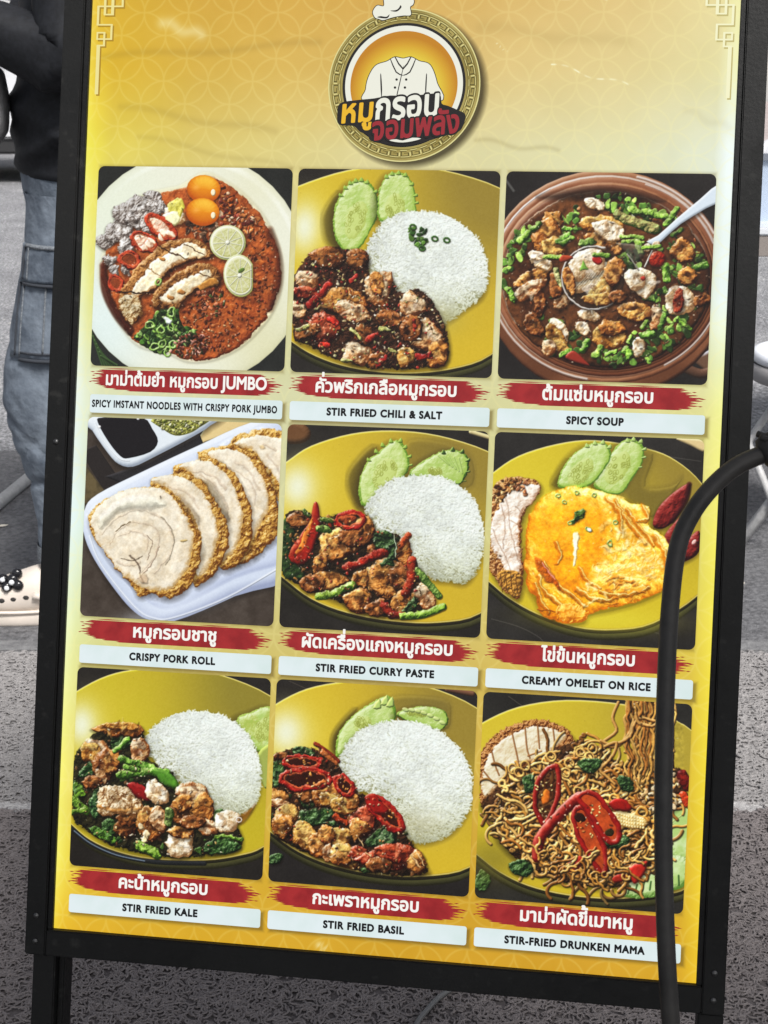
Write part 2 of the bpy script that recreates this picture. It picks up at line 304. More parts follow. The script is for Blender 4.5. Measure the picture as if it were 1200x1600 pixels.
    bits(s, [(640, 760), (800, 740), (820, 880), (640, 980)], 60, [(70, 90, 40), (150, 60, 30), (210, 120, 80), (90, 40, 20)], 6, 16)
    s.finish(food, 1.9, .14, 260, 110)
    # egg yolks
    for y in (184, 314):
        s.blob(ell(686 - (y > 200) * 6, y, 96, 80, 5), (232, 142, 20), smooth=0, edge=34, lo=(190, 86, 8), hi=(248, 190, 60), shadow=(2, 4, 5, .6), lx=.1, ly=-.6)
        s.blob(ell(740, y + 20, 14, 20, 0, 10), (255, 240, 200), smooth=0, edge=3); s.glow(640, y - 10, 20, 16, (250, 180, 90), .6)
    # lime slices
    for x, y, rx, ry, ro, cut in [(822, 488, 103, 100, 0, 0), (890, 676, 92, 122, -8, 1)]:
        p = ell(x, y, rx, ry, ro, 28)
        if cut: p[:, 0] = np.minimum(p[:, 0], 965)
        s.blob(p, (206, 212, 150), smooth=0, edge=4, lo=(150, 160, 80), hi=(238, 240, 200), shadow=(3, 5, 7, .6)); c = p.mean(0)
        s.blob(c + (p - c) * .93, (236, 236, 206), smooth=0, edge=3); s.blob(c + (p - c) * .82, (206, 206, 148), smooth=0, edge=5, tex=1.2, tk=6, hi=(232, 232, 190), lo=(180, 180, 110))
        for i in range(11):
            a = i * 6.28 / 11 + .2; s.line([(x, y), (x + rx * .8 * math.cos(a), y + ry * .8 * math.sin(a))], 6, (236, 234, 204), smooth=0, al=.8, edge=2)
        s.blob(ell(x, y, 13, 13, 0, 8), (240, 240, 216), smooth=0, edge=4)
    s.blob(lump(900, 645, 20, 12, -30), (96, 120, 50), edge=3)
    return s.done()

def photo_chili_salt():
    s = Canvas(450, 250, 790, 1, 0, (44, 40, 36))
    plate(s, [(-180, 400), (-60, 220), (60, 148), (330, 62), (600, 38), (860, 62), (1165, 158), (1330, 300), (1400, 560)], [(-200, 800), (25, 1000), (200, 1096), (400, 1150), (640, 1172), (900, 1148), (1120, 1070), (1330, 850)], hl=(110, 370, 75, 120))
    s.blob([(190, 380), (200, 280), (300, 180), (360, 500), (230, 480)], (96, 84, 30), edge=5, al=.75, soft=9)
    cucumber(s, [(350, 120), (440, 120), (490, 190), (500, 290), (460, 380), (400, 480), (330, 515), (275, 460), (250, 370), (260, 260), (300, 180)], (375, 330, 55, 110, 18))
    cucumber(s, [(545, 90), (600, 70), (660, 90), (700, 170), (705, 260), (700, 330), (560, 340), (500, 330), (500, 180)], (590, 260, 55, 75, 5))
    for x, y, a in [(345, 125, -1.9), (375, 112, -1.7), (405, 108, -1.5), (435, 120, -1.2), (320, 150, -2.2), (480, 170, -.7), (295, 190, -2.5), (545, 90, -1.9), (575, 74, -1.6), (610, 70, -1.4), (645, 80, -1.2), (680, 130, -.8), (700, 190, -.4), (705, 230, -.2)]:
        s.blob([(x - 14, y + 12), (x + 13 * math.cos(a), y + 13 * math.sin(a)), (x + 16, y + 14)], (150, 186, 80), smooth=2, edge=4, hi=(190, 216, 100))
    rice(s, [(440, 480), (520, 350), (640, 290), (760, 285), (880, 310), (990, 380), (1060, 460), (1100, 600), (1080, 740), (980, 820), (900, 880), (820, 910), (720, 850), (600, 760), (500, 690), (440, 600)], 1700)
    s.glow(830, 880, 130, 90, (180, 170, 100), .45)
    bits(s, [(660, 370), (760, 380), (770, 450), (740, 500), (690, 450)], 34, [(50, 84, 34), (90, 130, 50), (34, 60, 28)], 9, 20)
    for x, y in [(810, 435), (876, 443), (740, 488), (690, 370)]: s.line(ell(x, y, 17, 13, 20, 8), 10, (60, 96, 40), smooth=0, closed=True, shadow=.4)
    pile = [(40, 640), (160, 500), (300, 490), (430, 520), (450, 630), (560, 640), (620, 730), (740, 720), (860, 900), (880, 1100), (760, 1145), (500, 1150), (300, 1110), (120, 1030), (30, 960)]
    s.blob(pile, (64, 36, 22), edge=12, lo=(26, 14, 8), tex=3, tk=12, rough=3, shadow=(4, 6, 8, .6))
    bits(s, pile, 420, [(120, 76, 40), (196, 160, 110), (150, 40, 26), (80, 44, 24), (60, 34, 20), (176, 170, 110)], 5, 14)
    for a in [(230, 540, 88, 66, 10, 'dark'), (390, 560, 60, 56, 0, 'dark'), (105, 660, 66, 56, 5, 'pale'), (100, 730, 60, 30, 0, 'red'), (300, 790, 120, 70, 12, 'fried'), (350, 840, 90, 50, 20, 'pale'), (500, 700, 84, 70, 75, 'pale'), (500, 680, 60, 40, 70, 'fried'), (690, 800, 76, 66, 20, 'pale'), (210, 940, 84, 80, 0, 'red'), (60, 830, 44, 46, 0, 'pale'), (560, 880, 66, 50, 0, 'dark'), (770, 980, 90, 76, 30, 'pale'), (680, 930, 50, 64, 0, 'dark'), (830, 1060, 60, 70, 0, 'fried'), (380, 1060, 84, 60, 20, 'pale'), (650, 1090, 46, 54, 50, 'gold'), (490, 1110, 60, 40, 0, 'dark'), (110, 950, 60, 36, 0, 'dark'), (420, 960, 56, 40, 20, 'dark')]: chunk(s, *a)
    strip(s, [(120, 800), (170, 745), (230, 690)], 40, (176, 36, 24)); strip(s, [(440, 990), (490, 960)], 28, (190, 46, 30)); strip(s, [(500, 1130), (540, 1085)], 30, (170, 30, 26)); strip(s, [(350, 670), (380, 640)], 30, (190, 50, 36)); strip(s, [(180, 1020), (230, 1020)], 30, (190, 40, 26)); strip(s, [(230, 880), (270, 900)], 32, (180, 36, 26)); strip(s, [(720, 1090), (780, 1070)], 36, (160, 30, 24)); strip(s, [(690, 880), (700, 920)], 20, (170, 50, 36))
    for p in ([(50, 940), (110, 915)], [(350, 940), (400, 985)], [(510, 930), (560, 940)], [(300, 1100), (350, 1110)], [(560, 1040), (600, 1060)]): strip(s, p, 22, (176, 176, 96), hi=(230, 230, 170))
    bits(s, pile, 260, [(226, 190, 130), (150, 90, 50), (180, 50, 34), (240, 220, 180), (70, 40, 24), (150, 150, 80)], 4, 10)
    s.finish(pile, 1.7, .16, 190, 90)
    return s.done()

def photo_spicy_soup():
    s = Canvas(770, 260, 1130, 2, 0, (40, 36, 34))
    s.line([(60, 60), (110, 130)], 14, (120, 120, 116), al=.6)
    s.blob([(1040, 1000), (1120, 960), (1160, 900), (1160, 1100), (1100, 1060)], (110, 80, 60), edge=8, hi=(220, 220, 230)); s.line([(980, 1040), (1080, 1080), (1160, 1060)], 50, (90, 62, 46), spec=.3)
    cx, cy = 596, 576
    for rx, ry, dy, c, lo, hi in [(640, 590, 34, (104, 62, 38), (44, 24, 16), (160, 104, 70)), (628, 556, 0, (146, 92, 60), (80, 44, 26), (200, 150, 112)), (604, 530, 0, (186, 160, 140), (120, 80, 56), (226, 214, 204)), (594, 520, 0, (124, 70, 42), (70, 34, 20), (186, 130, 96)), (570, 496, 4, (150, 92, 56), (84, 46, 26), (200, 150, 112)), (556, 484, 4, (92, 50, 30), (50, 24, 14), (150, 96, 66))]:
        s.blob(ell(cx, cy + dy, rx, ry, 3, 44), c, smooth=0, edge=9, lo=lo, hi=hi, mot=.4, mk=140, mc=hi, spec=.25, sp=8, soft=.8)
    for a0, a1, rx, ry, w in [(-75, -25, 612, 538, 14), (-70, -20, 588, 512, 9), (100, 165, 612, 540, 12), (-120, -150, 600, 528, 8), (60, 20, 600, 530, 10)]:
        t = np.radians(np.linspace(a0, a1, 12)); s.line(np.c_[cx + rx * np.cos(t), cy + ry * np.sin(t)], w, (232, 226, 222), smooth=0, al=.75, soft=1.6)
    soup = ell(588, 590, 545, 462, 2, 40)
    s.blob(soup, (80, 44, 24), smooth=0, edge=12, lo=(34, 18, 10), hi=(134, 84, 50), mot=.9, mk=60, mc=(116, 68, 34), spec=.3, tex=1, tk=24)
    t = np.radians(np.linspace(150, 345, 30)); s.line(np.c_[588 + 540 * np.cos(t), 590 + 458 * np.sin(t)], 7, (170, 150, 130), smooth=0, al=.6)
    s.blob([(230, 160), (560, 110), (900, 180), (700, 190), (400, 180)], (34, 22, 16), edge=8, al=.7, soft=8)
    G = [(84, 124, 46), (134, 176, 70), (60, 92, 38), (166, 206, 90), (48, 70, 30), (104, 146, 56)]
    for poly, n in [([(520, 150), (700, 160), (900, 230), (960, 300), (860, 290), (600, 220)], 60), ([(850, 650), (1120, 600), (1080, 800), (900, 1000), (560, 1050), (520, 960), (760, 850)], 150), ([(60, 420), (200, 300), (160, 480), (80, 570), (60, 660)], 46), ([(640, 460), (760, 430), (760, 540), (660, 620)], 40), ([(900, 380), (1060, 400), (1120, 560), (1120, 680), (1000, 640), (880, 560)], 50), ([(330, 300), (450, 190), (450, 330), (380, 400)], 26), ([(200, 740), (420, 820), (500, 960), (300, 1000)], 36)]:
        bits(s, poly, int(n * .62), G, 13, 30, .3)
    bits(s, soup, 140, [(90, 50, 26), (150, 80, 40), (60, 34, 18), (50, 70, 30), (176, 120, 70)], 5, 14)
    for a in [(310, 300, 50, 60, 60, 'fried'), (290, 380, 76, 90, 30, 'fried'), (310, 420, 70, 50, 0, 'gold'), (210, 590, 100, 44, -20, 'fried'), (180, 650, 90, 40, -30, 'pale'), (260, 500, 70, 34, 30, 'white'), (230, 460, 44, 22, 10, 'white'), (560, 310, 110, 50, 10, 'gold'), (580, 400, 90, 46, 20, 'fried'), (600, 330, 80, 40, 25, 'white'), (360, 700, 66, 30, -40, 'pale'), (250, 710, 24, 60, 0, 'dark'), (330, 630, 40, 56, 0, 'dark'), (210, 820, 62, 40, 40, 'dark'), (350, 870, 60, 40, 60, 'white'), (340, 900, 70, 36, 60, 'gold'), (600, 880, 84, 66, -20, 'gold'), (620, 850, 60, 40, 0, 'fried'), (740, 750, 84, 44, 10, 'fried'), (730, 780, 60, 26, 5, 'gold'), (990, 440, 70, 56, 40, 'fried'), (1010, 570, 44, 46, 0, 'fried'), (760, 950, 28, 44, 0, 'white'), (300, 940, 34, 44, 40, 'pale'), (980, 690, 72, 84, 10, 'white'), (970, 700, 30, 64, 10, 'red'), (850, 780, 32, 66, 5, 'pale'), (500, 770, 50, 30, 10, 'white'), (470, 840, 34, 26, 20, 'white'), (1090, 690, 50, 30, 0, 'dark'), (530, 195, 54, 30, 10, 'white')]: chunk(s, *a)
    bean(s, [(650, 250), (740, 290), (850, 325)], 56, (176, 150, 100))
    bean(s, [(330, 540), (345, 590), (370, 620)], 30, (196, 180, 130))
    for p, w in [([(720, 225), (810, 240)], 36), ([(820, 245), (910, 262)], 36), ([(670, 370), (780, 370)], 22), ([(680, 395), (790, 392)], 22), ([(930, 360), (980, 330)], 24), ([(1060, 530), (1110, 515)], 34), ([(900, 520), (905, 590)], 44), ([(340, 390), (400, 350)], 30), ([(360, 400), (410, 370)], 26), ([(210, 330), (240, 300)], 40), ([(140, 390), (190, 350)], 38), ([(370, 320), (440, 330)], 22), ([(470, 395), (515, 390)], 40), ([(270, 470), (350, 470)], 24), ([(80, 640), (110, 690)], 40), ([(350, 990), (400, 955)], 26), ([(470, 950), (500, 910)], 40), ([(530, 990), (560, 950)], 40), ([(700, 920), (720, 890)], 24), ([(780, 840), (800, 810)], 26), ([(870, 840), (890, 770)], 26), ([(960, 800), (1030, 850)], 26), ([(960, 220), (900, 300)], 30), ([(760, 400), (770, 440)], 40), ([(830, 400), (870, 430)], 40), ([(790, 690), (830, 690)], 30), ([(590, 980), (640, 960)], 26), ([(780, 880), (830, 880)], 44), ([(690, 960), (710, 990)], 44)]:
        bean(s, p, w, [(130, 184, 62), (160, 210, 80), (100, 160, 52)][RN.randint(3)])
    s.finish(soup, 1.5, .18, 280, 130, con=.25)
    # ladle spoon
    s.blob(ell(520, 580, 168, 170, 0, 26), (70, 50, 36), smooth=0, edge=6, shadow=(2, 4, 5, .5), al=.55); s.line(ell(525, 580, 165, 165, 0, 26)[3:22], 9, (214, 206, 196), smooth=0, hi=(250, 250, 250))
    chunk(s, 500, 560, 96, 116, 70, 'white'); chunk(s, 480, 520, 80, 90, 70, 'white'); chunk(s, 570, 640, 90, 50, -40, 'gold'); chunk(s, 630, 560, 50, 60, 30, 'fried'); chunk(s, 550, 690, 70, 34, 0, 'gold'); chunk(s, 400, 600, 26, 66, -20, 'fried')
    for i in range(7): s.line([(430 + i * 18, 640 - i * 4), (500 + i * 14, 560 - i * 3)], 5, (206, 190, 156), al=.6)
    chunk(s, 650, 680, 46, 40, 0, 'dark'); chunk(s, 780, 600, 84, 60, 30, 'white'); chunk(s, 740, 590, 50, 50, 30, 'white')
    s.blob([(470, 490), (500, 540), (455, 545)], (120, 170, 60), smooth=1, edge=4); s.blob(ell(545, 490, 28, 20, 30), (176, 30, 24), edge=6, spec=.8); s.blob(lump(380, 480, 34, 18, 0), (160, 60, 30), edge=6, spec=.6); bean(s, [(530, 460), (600, 465)], 26); s.blob(ell(783, 583, 15, 12), (170, 50, 34), edge=4)
    s.blob([(820, 460), (860, 440), (900, 470), (880, 520), (830, 520), (810, 490)], (158, 34, 18), edge=9, hi=(226, 100, 60), spec=.7, tex=2, shadow=(2, 3, 4, .6))
    s.blob([(380, 1000), (420, 960), (480, 1010), (500, 1040)], (150, 50, 34), edge=6, spec=.5)
    s.blob([(640, 400), (760, 410), (800, 440), (740, 500), (690, 440)], (110, 104, 90), edge=6, al=.55, hi=(230, 230, 220)); s.line([(700, 460), (760, 540)], 8, (150, 144, 130)); s.line([(830, 440), (790, 520)], 8, (190, 186, 176))
    s.blob([(800, 392), (860, 360), (960, 270), (1080, 170), (1180, 90), (1200, 170), (1110, 220), (980, 300), (900, 370), (850, 410)], (214, 226, 236), smooth=2, edge=6, lo=(150, 160, 170), hi=(242, 248, 252), shadow=(3, 5, 5, .6))
    for x, y in [(800, 420), (850, 415)]: chunk(s, x, y, 20, 20, 0, 'white'); bean(s, [(x - 16, y + 4), (x + 20, y)], 22, (136, 186, 60))
    s.finish([(430, 400), (700, 400), (860, 560), (800, 700), (560, 760), (400, 680)], .8, .1, 60, 14, con=.12)
    return s.done()

def photo_pork_roll():
    s = Canvas(120, 640, 450, 0, 1, (72, 62, 54))
    s.a += noise(24, PH, PW)[..., None] * .03
    s.blob([(40, 230), (110, 200), (260, 420), (160, 470), (60, 300)], (44, 38, 36), smooth=1, edge=4); s.blob([(40, 310), (60, 330), (160, 460), (60, 540), (30, 540)], (104, 90, 60), smooth=1, edge=4, mot=.8, mk=24, mc=(70, 60, 40))
    s.blob([(700, 150), (760, 60), (1100, 60), (1000, 90), (720, 190)], (226, 200, 140), smooth=1, edge=4, mot=.6, mk=60, mc=(206, 176, 110))
    s.blob([(400, 300), (700, 140), (720, 200), (260, 420), (160, 380)], (44, 42, 44), smooth=1, edge=6)
    # sauce dish
    s.blob([(60, 40), (780, 30), (760, 90), (650, 160), (440, 270), (320, 325), (240, 310), (180, 250), (90, 120)], (224, 232, 238), smooth=3, edge=14, lo=(150, 160, 174), hi=(240, 246, 250), shadow=(3, 7, 9, .6))
    s.blob([(120, 70), (150, 45), (370, 45), (430, 110), (462, 180), (420, 240), (300, 275), (250, 265), (180, 180)], (26, 22, 26), smooth=3, edge=5, lo=(10, 8, 10), hi=(50, 46, 50))
    s.line([(105, 75), (150, 170), (240, 275), (300, 290)], 10, (240, 246, 250), al=.7, soft=2)
    s.blob(ell(130, 98, 9, 9, 0, 8), (250, 250, 250), smooth=0, edge=2); s.blob(ell(350, 52, 9, 8, 0, 8), (250, 250, 250), smooth=0, edge=2)
    s.blob([(430, 50), (745, 50), (700, 100), (640, 135), (560, 148), (490, 110)], (176, 176, 90), smooth=3, edge=6, lo=(90, 90, 30), tex=2, tk=6)
    bits(s, [(430, 50), (745, 50), (690, 100), (560, 140), (490, 110)], 130, [(206, 206, 120), (150, 156, 60), (226, 226, 170), (110, 120, 40)], 5, 11)
    # tray
    tray = [(1400, -20), (1000, 70), (700, 200), (400, 340), (120, 480), (45, 570), (40, 700), (100, 850), (230, 1040), (330, 1150), (420, 1195), (560, 1200), (900, 1060), (1300, 860)]
    s.blob(tray, (206, 216, 234), smooth=4, edge=30, lo=(150, 160, 190), hi=(236, 242, 250), shadow=(2, 6, 9, .6))
    s.line([(1150, 900), (850, 1070), (560, 1180), (440, 1185), (330, 1120), (140, 880), (75, 720)], 12, (238, 244, 252), al=.8, soft=2)
    s.blob([(1300, 60), (1000, 110), (700, 240), (400, 380), (160, 520), (90, 640), (150, 820), (260, 960), (400, 1090), (560, 1130), (900, 960), (1300, 760)], (200, 210, 232), smooth=4, edge=20, lo=(170, 180, 208), hi=(220, 228, 244), al=.8, soft=4)
    s.glow(560, 1120, 320, 60, (224, 232, 246), .6, -20)
    def roll(out, inn, sw):
        s.blob(out, (190, 130, 44), smooth=4, edge=10, lo=(104, 54, 12), hi=(250, 206, 104), tex=3.5, tk=12, rough=2.4, rk=12, mot=1.1, mk=12, mc=(214, 158, 60), spec=.5, sp=12, shadow=(3, 6, 9, .55))
        c_ = curve(inn, 4); g_ = c_.mean(0); s.blob(g_ + (c_ - g_) * 1.09, (236, 224, 200), smooth=0, edge=12, lo=(196, 160, 104), hi=(244, 240, 220), tex=1.4, tk=60, rough=2, rk=12, mot=.6, mk=24, mc=(218, 200, 168))
        for q in sw: s.line(q, RN.uniform(7, 12), (190, 160, 132), al=.5, soft=2.5)
    roll([(870, 190), (960, 130), (1080, 110), (1220, 160), (1300, 400), (1200, 600), (1100, 420), (1000, 260)], [(920, 200), (1000, 160), (1100, 160), (1250, 220), (1250, 420), (1160, 420), (1080, 320), (1000, 230)], [[(1080, 260), (1140, 330), (1160, 400)], [(1060, 200), (1130, 230)]])
    roll([(690, 280), (780, 215), (880, 195), (970, 230), (1060, 310), (1120, 440), (1145, 560), (1140, 700), (1080, 780), (980, 860), (870, 870), (900, 600)], [(760, 260), (850, 235), (950, 270), (1030, 360), (1075, 480), (1065, 580), (1000, 700), (940, 720), (960, 560), (900, 400), (820, 320)], [[(860, 330), (950, 380), (1010, 440), (1010, 540)], [(900, 300), (990, 360), (1040, 460)]])
    roll([(550, 360), (640, 300), (740, 275), (830, 310), (920, 400), (980, 520), (1000, 650), (980, 780), (900, 890), (820, 900), (760, 700)], [(600, 340), (700, 305), (800, 340), (880, 440), (930, 560), (920, 680), (870, 800), (820, 820), (830, 620), (760, 470), (660, 370)], [[(700, 370), (790, 440), (850, 540), (850, 640)], [(660, 350), (760, 370), (850, 450)]])
    s.blob([(700, 400), (780, 430), (850, 560), (860, 640), (780, 520)], (140, 124, 96), edge=8, al=.6, soft=6)
    roll([(420, 420), (500, 380), (600, 365), (690, 400), (780, 500), (850, 620), (860, 760), (800, 920), (720, 985), (660, 980), (600, 700)], [(440, 420), (520, 395), (620, 410), (710, 480), (770, 590), (790, 720), (750, 850), (690, 930), (680, 850), (700, 700), (620, 540), (530, 460)], [[(560, 470), (640, 540), (690, 620), (700, 700)], [(520, 430), (620, 470), (700, 560)]])
    s.blob([(590, 500), (650, 540), (700, 620), (690, 660), (620, 560)], (140, 120, 90), edge=8, al=.55, soft=5)
    roll([(70, 600), (120, 540), (220, 480), (330, 445), (440, 440), (530, 470), (620, 570), (680, 680), (710, 780), (690, 900), (620, 1030), (520, 1075), (430, 1050), (350, 1060), (310, 980), (220, 900), (130, 770), (80, 680)], [(110, 620), (160, 550), (280, 480), (400, 468), (490, 480), (570, 560), (625, 660), (640, 770), (610, 880), (540, 980), (470, 1005), (380, 990), (330, 950), (230, 880), (150, 760), (120, 680)],
         [[(150, 700), (240, 610), (360, 570), (470, 610), (540, 700), (540, 800), (440, 930)], [(190, 760), (250, 680), (340, 640), (430, 660), (470, 730), (440, 830), (360, 930)], [(240, 720), (330, 690), (400, 720), (400, 790)], [(220, 860), (300, 890), (360, 860)]])
    s.blob([(120, 620), (170, 560), (290, 490), (420, 480), (520, 540), (420, 570), (260, 580), (150, 680)], (226, 228, 206), edge=20, al=.5, soft=8)
    s.line([(480, 610), (540, 690), (550, 780), (500, 880)], 7, (140, 128, 106), al=.7); s.line([(250, 840), (320, 855), (370, 830)], 6, (90, 74, 58), al=.8); s.line([(350, 960), (420, 880), (470, 780)], 7, (160, 132, 110), al=.8); s.line([(400, 710), (430, 760), (400, 850)], 4, (110, 86, 70), al=.8); s.line([(300, 830), (350, 880), (360, 940), (380, 980)], 10, (90, 70, 54), al=.7); s.line([(230, 690), (260, 660), (310, 640)], 6, (110, 90, 60))
    s.blob([(350, 940), (400, 930), (410, 980), (370, 985)], (196, 164, 128), edge=5, al=.7, soft=3)
    s.blob([(590, 740), (630, 740), (600, 755)], (190, 150, 70), edge=4, al=.7); s.blob(lump(1055, 220, 20, 10, 20), (200, 160, 96), edge=4, al=.6, soft=2)
    s.finish([(60, 600), (430, 420), (690, 280), (1000, 110), (1240, 200), (1150, 760), (720, 990), (520, 1080), (330, 1040)], 1.8, .055, 30, 12, con=.12)
    return s.done()

def photo_curry_paste():
    s = Canvas(430, 655, 770, 1, 1, (42, 38, 34))
    s.blob(ell(90, 70, 110, 66, 10), (110, 74, 44), smooth=0, edge=14, hi=(180, 140, 100)); s.line([(1080, 70), (1180, 100)], 24, (214, 196, 140))
    plate(s, [(-180, 480), (-60, 330), (70, 235), (200, 152), (420, 86), (650, 68), (900, 95), (1165, 178), (1300, 280), (1390, 500)], [(-180, 690), (40, 866), (200, 985), (400, 1062), (650, 1108), (900, 1116), (1130, 1066), (1340, 860)], hl=(140, 370, 90, 110))
    s.blob([(395, 360), (430, 250), (560, 150), (520, 480), (450, 490)], (90, 78, 30), al=.75, soft=9)
    s.blob([(740, 120), (1000, 150), (1090, 240), (1060, 380), (760, 300)], (110, 96, 44), al=.5, soft=12)
    cucumber(s, [(560, 190), (640, 125), (690, 120), (730, 190), (740, 260), (700, 330), (560, 440), (490, 480), (462, 420), (470, 320), (510, 230)], (605, 300, 62, 90, 25))
    cucumber(s, [(740, 290), (850, 210), (950, 170), (1030, 180), (1070, 230), (1050, 320), (1010, 360), (900, 330), (780, 330)], (880, 290, 40, 20, 0), (170, 196, 100), (90, 130, 40), dark=(30, 50, 20))
    for x, y, a in [(560, 175, -2), (595, 140, -1.9), (640, 118, -1.7), (690, 115, -1.2), (715, 150, -.9), (738, 200, -.5), (742, 245, 0), (520, 220, -2.4), (930, 180, -1.8), (980, 165, -1.6), (1030, 175, -1.1), (1060, 220, -.5), (1060, 280, .2), (1040, 330, .6), (1000, 355, 1.2)]:
        s.blob([(x - 14, y + 12), (x + 14 * math.cos(a), y + 14 * math.sin(a)), (x + 14, y + 14)], (150, 186, 70) if x < 800 else (60, 90, 40), smooth=2, edge=4, hi=(200, 226, 120))
    for i in range(5): s.line([(900 + i * 28, 200 + i * 4), (960 + i * 18, 250 + i * 12)], 12, (176, 206, 110), al=.7)
    rice(s, [(500, 490), (570, 390), (660, 330), (780, 312), (900, 315), (1000, 360), (1090, 440), (1140, 560), (1150, 700), (1110, 830), (1050, 900), (960, 890), (880, 880), (780, 820), (700, 720), (600, 640), (520, 580)], 1800)
    pile = [(45, 560), (140, 500), (240, 540), (360, 520), (500, 520), (560, 620), (680, 640), (720, 760), (790, 800), (850, 980), (830, 1060), (700, 1095), (500, 1060), (300, 990), (160, 920), (40, 840)]
    s.blob(pile, (48, 34, 18), edge=12, lo=(20, 14, 8), tex=3, tk=12, rough=3, shadow=(4, 6, 8, .6))
    s.blob([(45, 560), (110, 600), (90, 760), (160, 850), (120, 890), (40, 840)], (40, 62, 28), edge=9, hi=(90, 120, 60), tex=2)
    bits(s, pile, 160, [(90, 60, 26), (150, 100, 44), (40, 56, 24), (120, 40, 20)], 6, 16)
    for a in [(130, 560, 60, 40, 0, 'dark'), (390, 680, 110, 80, 10, 'gold'), (330, 720, 100, 70, -30, 'fried'), (490, 600, 50, 84, 15, 'fried'), (440, 650, 90, 50, 0, 'dark'), (250, 800, 40, 66, 20, 'fried'), (300, 890, 90, 60, 0, 'fried'), (220, 900, 70, 50, 0, 'dark'), (590, 900, 100, 90, 20, 'gold'), (620, 880, 90, 100, 0, 'fried'), (460, 1000, 70, 66, 10, 'fried'), (560, 1040, 60, 40, 0, 'dark'), (700, 730, 46, 70, 0, 'fried'), (700, 880, 60, 80, 0, 'dark'), (820, 970, 56, 70, -20, 'pale'), (700, 1010, 60, 50, -30, 'fried'), (480, 880, 50, 40, 0, 'fried'), (545, 730, 40, 40, 0, 'dark')]: chunk(s, *a)
    s.blob([(80, 740), (130, 650), (190, 560), (215, 460), (240, 480), (245, 600), (210, 720), (160, 795), (100, 790)], (166, 34, 20), edge=9, lo=(80, 10, 8), hi=(226, 100, 60), spec=.6, shadow=(2, 4, 5, .6)); s.blob([(110, 740), (150, 650), (205, 540), (190, 650), (140, 740)], (226, 120, 40), edge=6, lo=(140, 40, 10))
    ring(s, 410, 555, 76, 40, -4, 28); s.blob(ell(400, 552, 50, 22), (150, 66, 30), edge=6, tex=2)
    leaf(s, [(540, 640), (590, 610), (650, 640), (672, 720), (660, 780), (590, 740), (545, 690)], (28, 44, 24)); leaf(s, [(700, 1060), (770, 970), (780, 1040), (720, 1070)], (24, 34, 18)); leaf(s, [(590, 790), (640, 760), (660, 800), (600, 815)])
    s.line([(655, 640), (672, 760)], 6, (190, 206, 170))
    strip(s, [(400, 820), (480, 785), (560, 750)], 44, (160, 30, 20), hi=(220, 90, 60)); strip(s, [(560, 750), (600, 740)], 50, (140, 30, 16)); strip(s, [(755, 780), (750, 880), (720, 960)], 50, (160, 40, 20), hi=(220, 100, 60)); strip(s, [(690, 700), (715, 660), (735, 640)], 34, (180, 70, 30)); strip(s, [(610, 1030), (640, 1070)], 60, (130, 30, 16)); strip(s, [(640, 1080), (700, 1080)], 40, (120, 30, 20))
    bean(s, [(240, 975), (320, 965), (390, 930), (425, 915)], 44, (130, 166, 50)); bean(s, [(785, 830), (840, 900), (905, 975)], 40, (104, 140, 60)); bean(s, [(700, 1085), (820, 1075), (925, 1035)], 46, (124, 166, 52)); bean(s, [(240, 600), (290, 610)], 46, (84, 110, 50)); bean(s, [(160, 510), (180, 530)], 30, (54, 80, 30)); bean(s, [(250, 550), (310, 560)], 26, (90, 110, 40))
    bits(s, pile, 140, [(206, 140, 60), (150, 90, 40), (176, 50, 30), (90, 50, 20)], 4, 10, .7)
    s.finish(pile, 1.8, .16, 150, 60)
    return s.done()

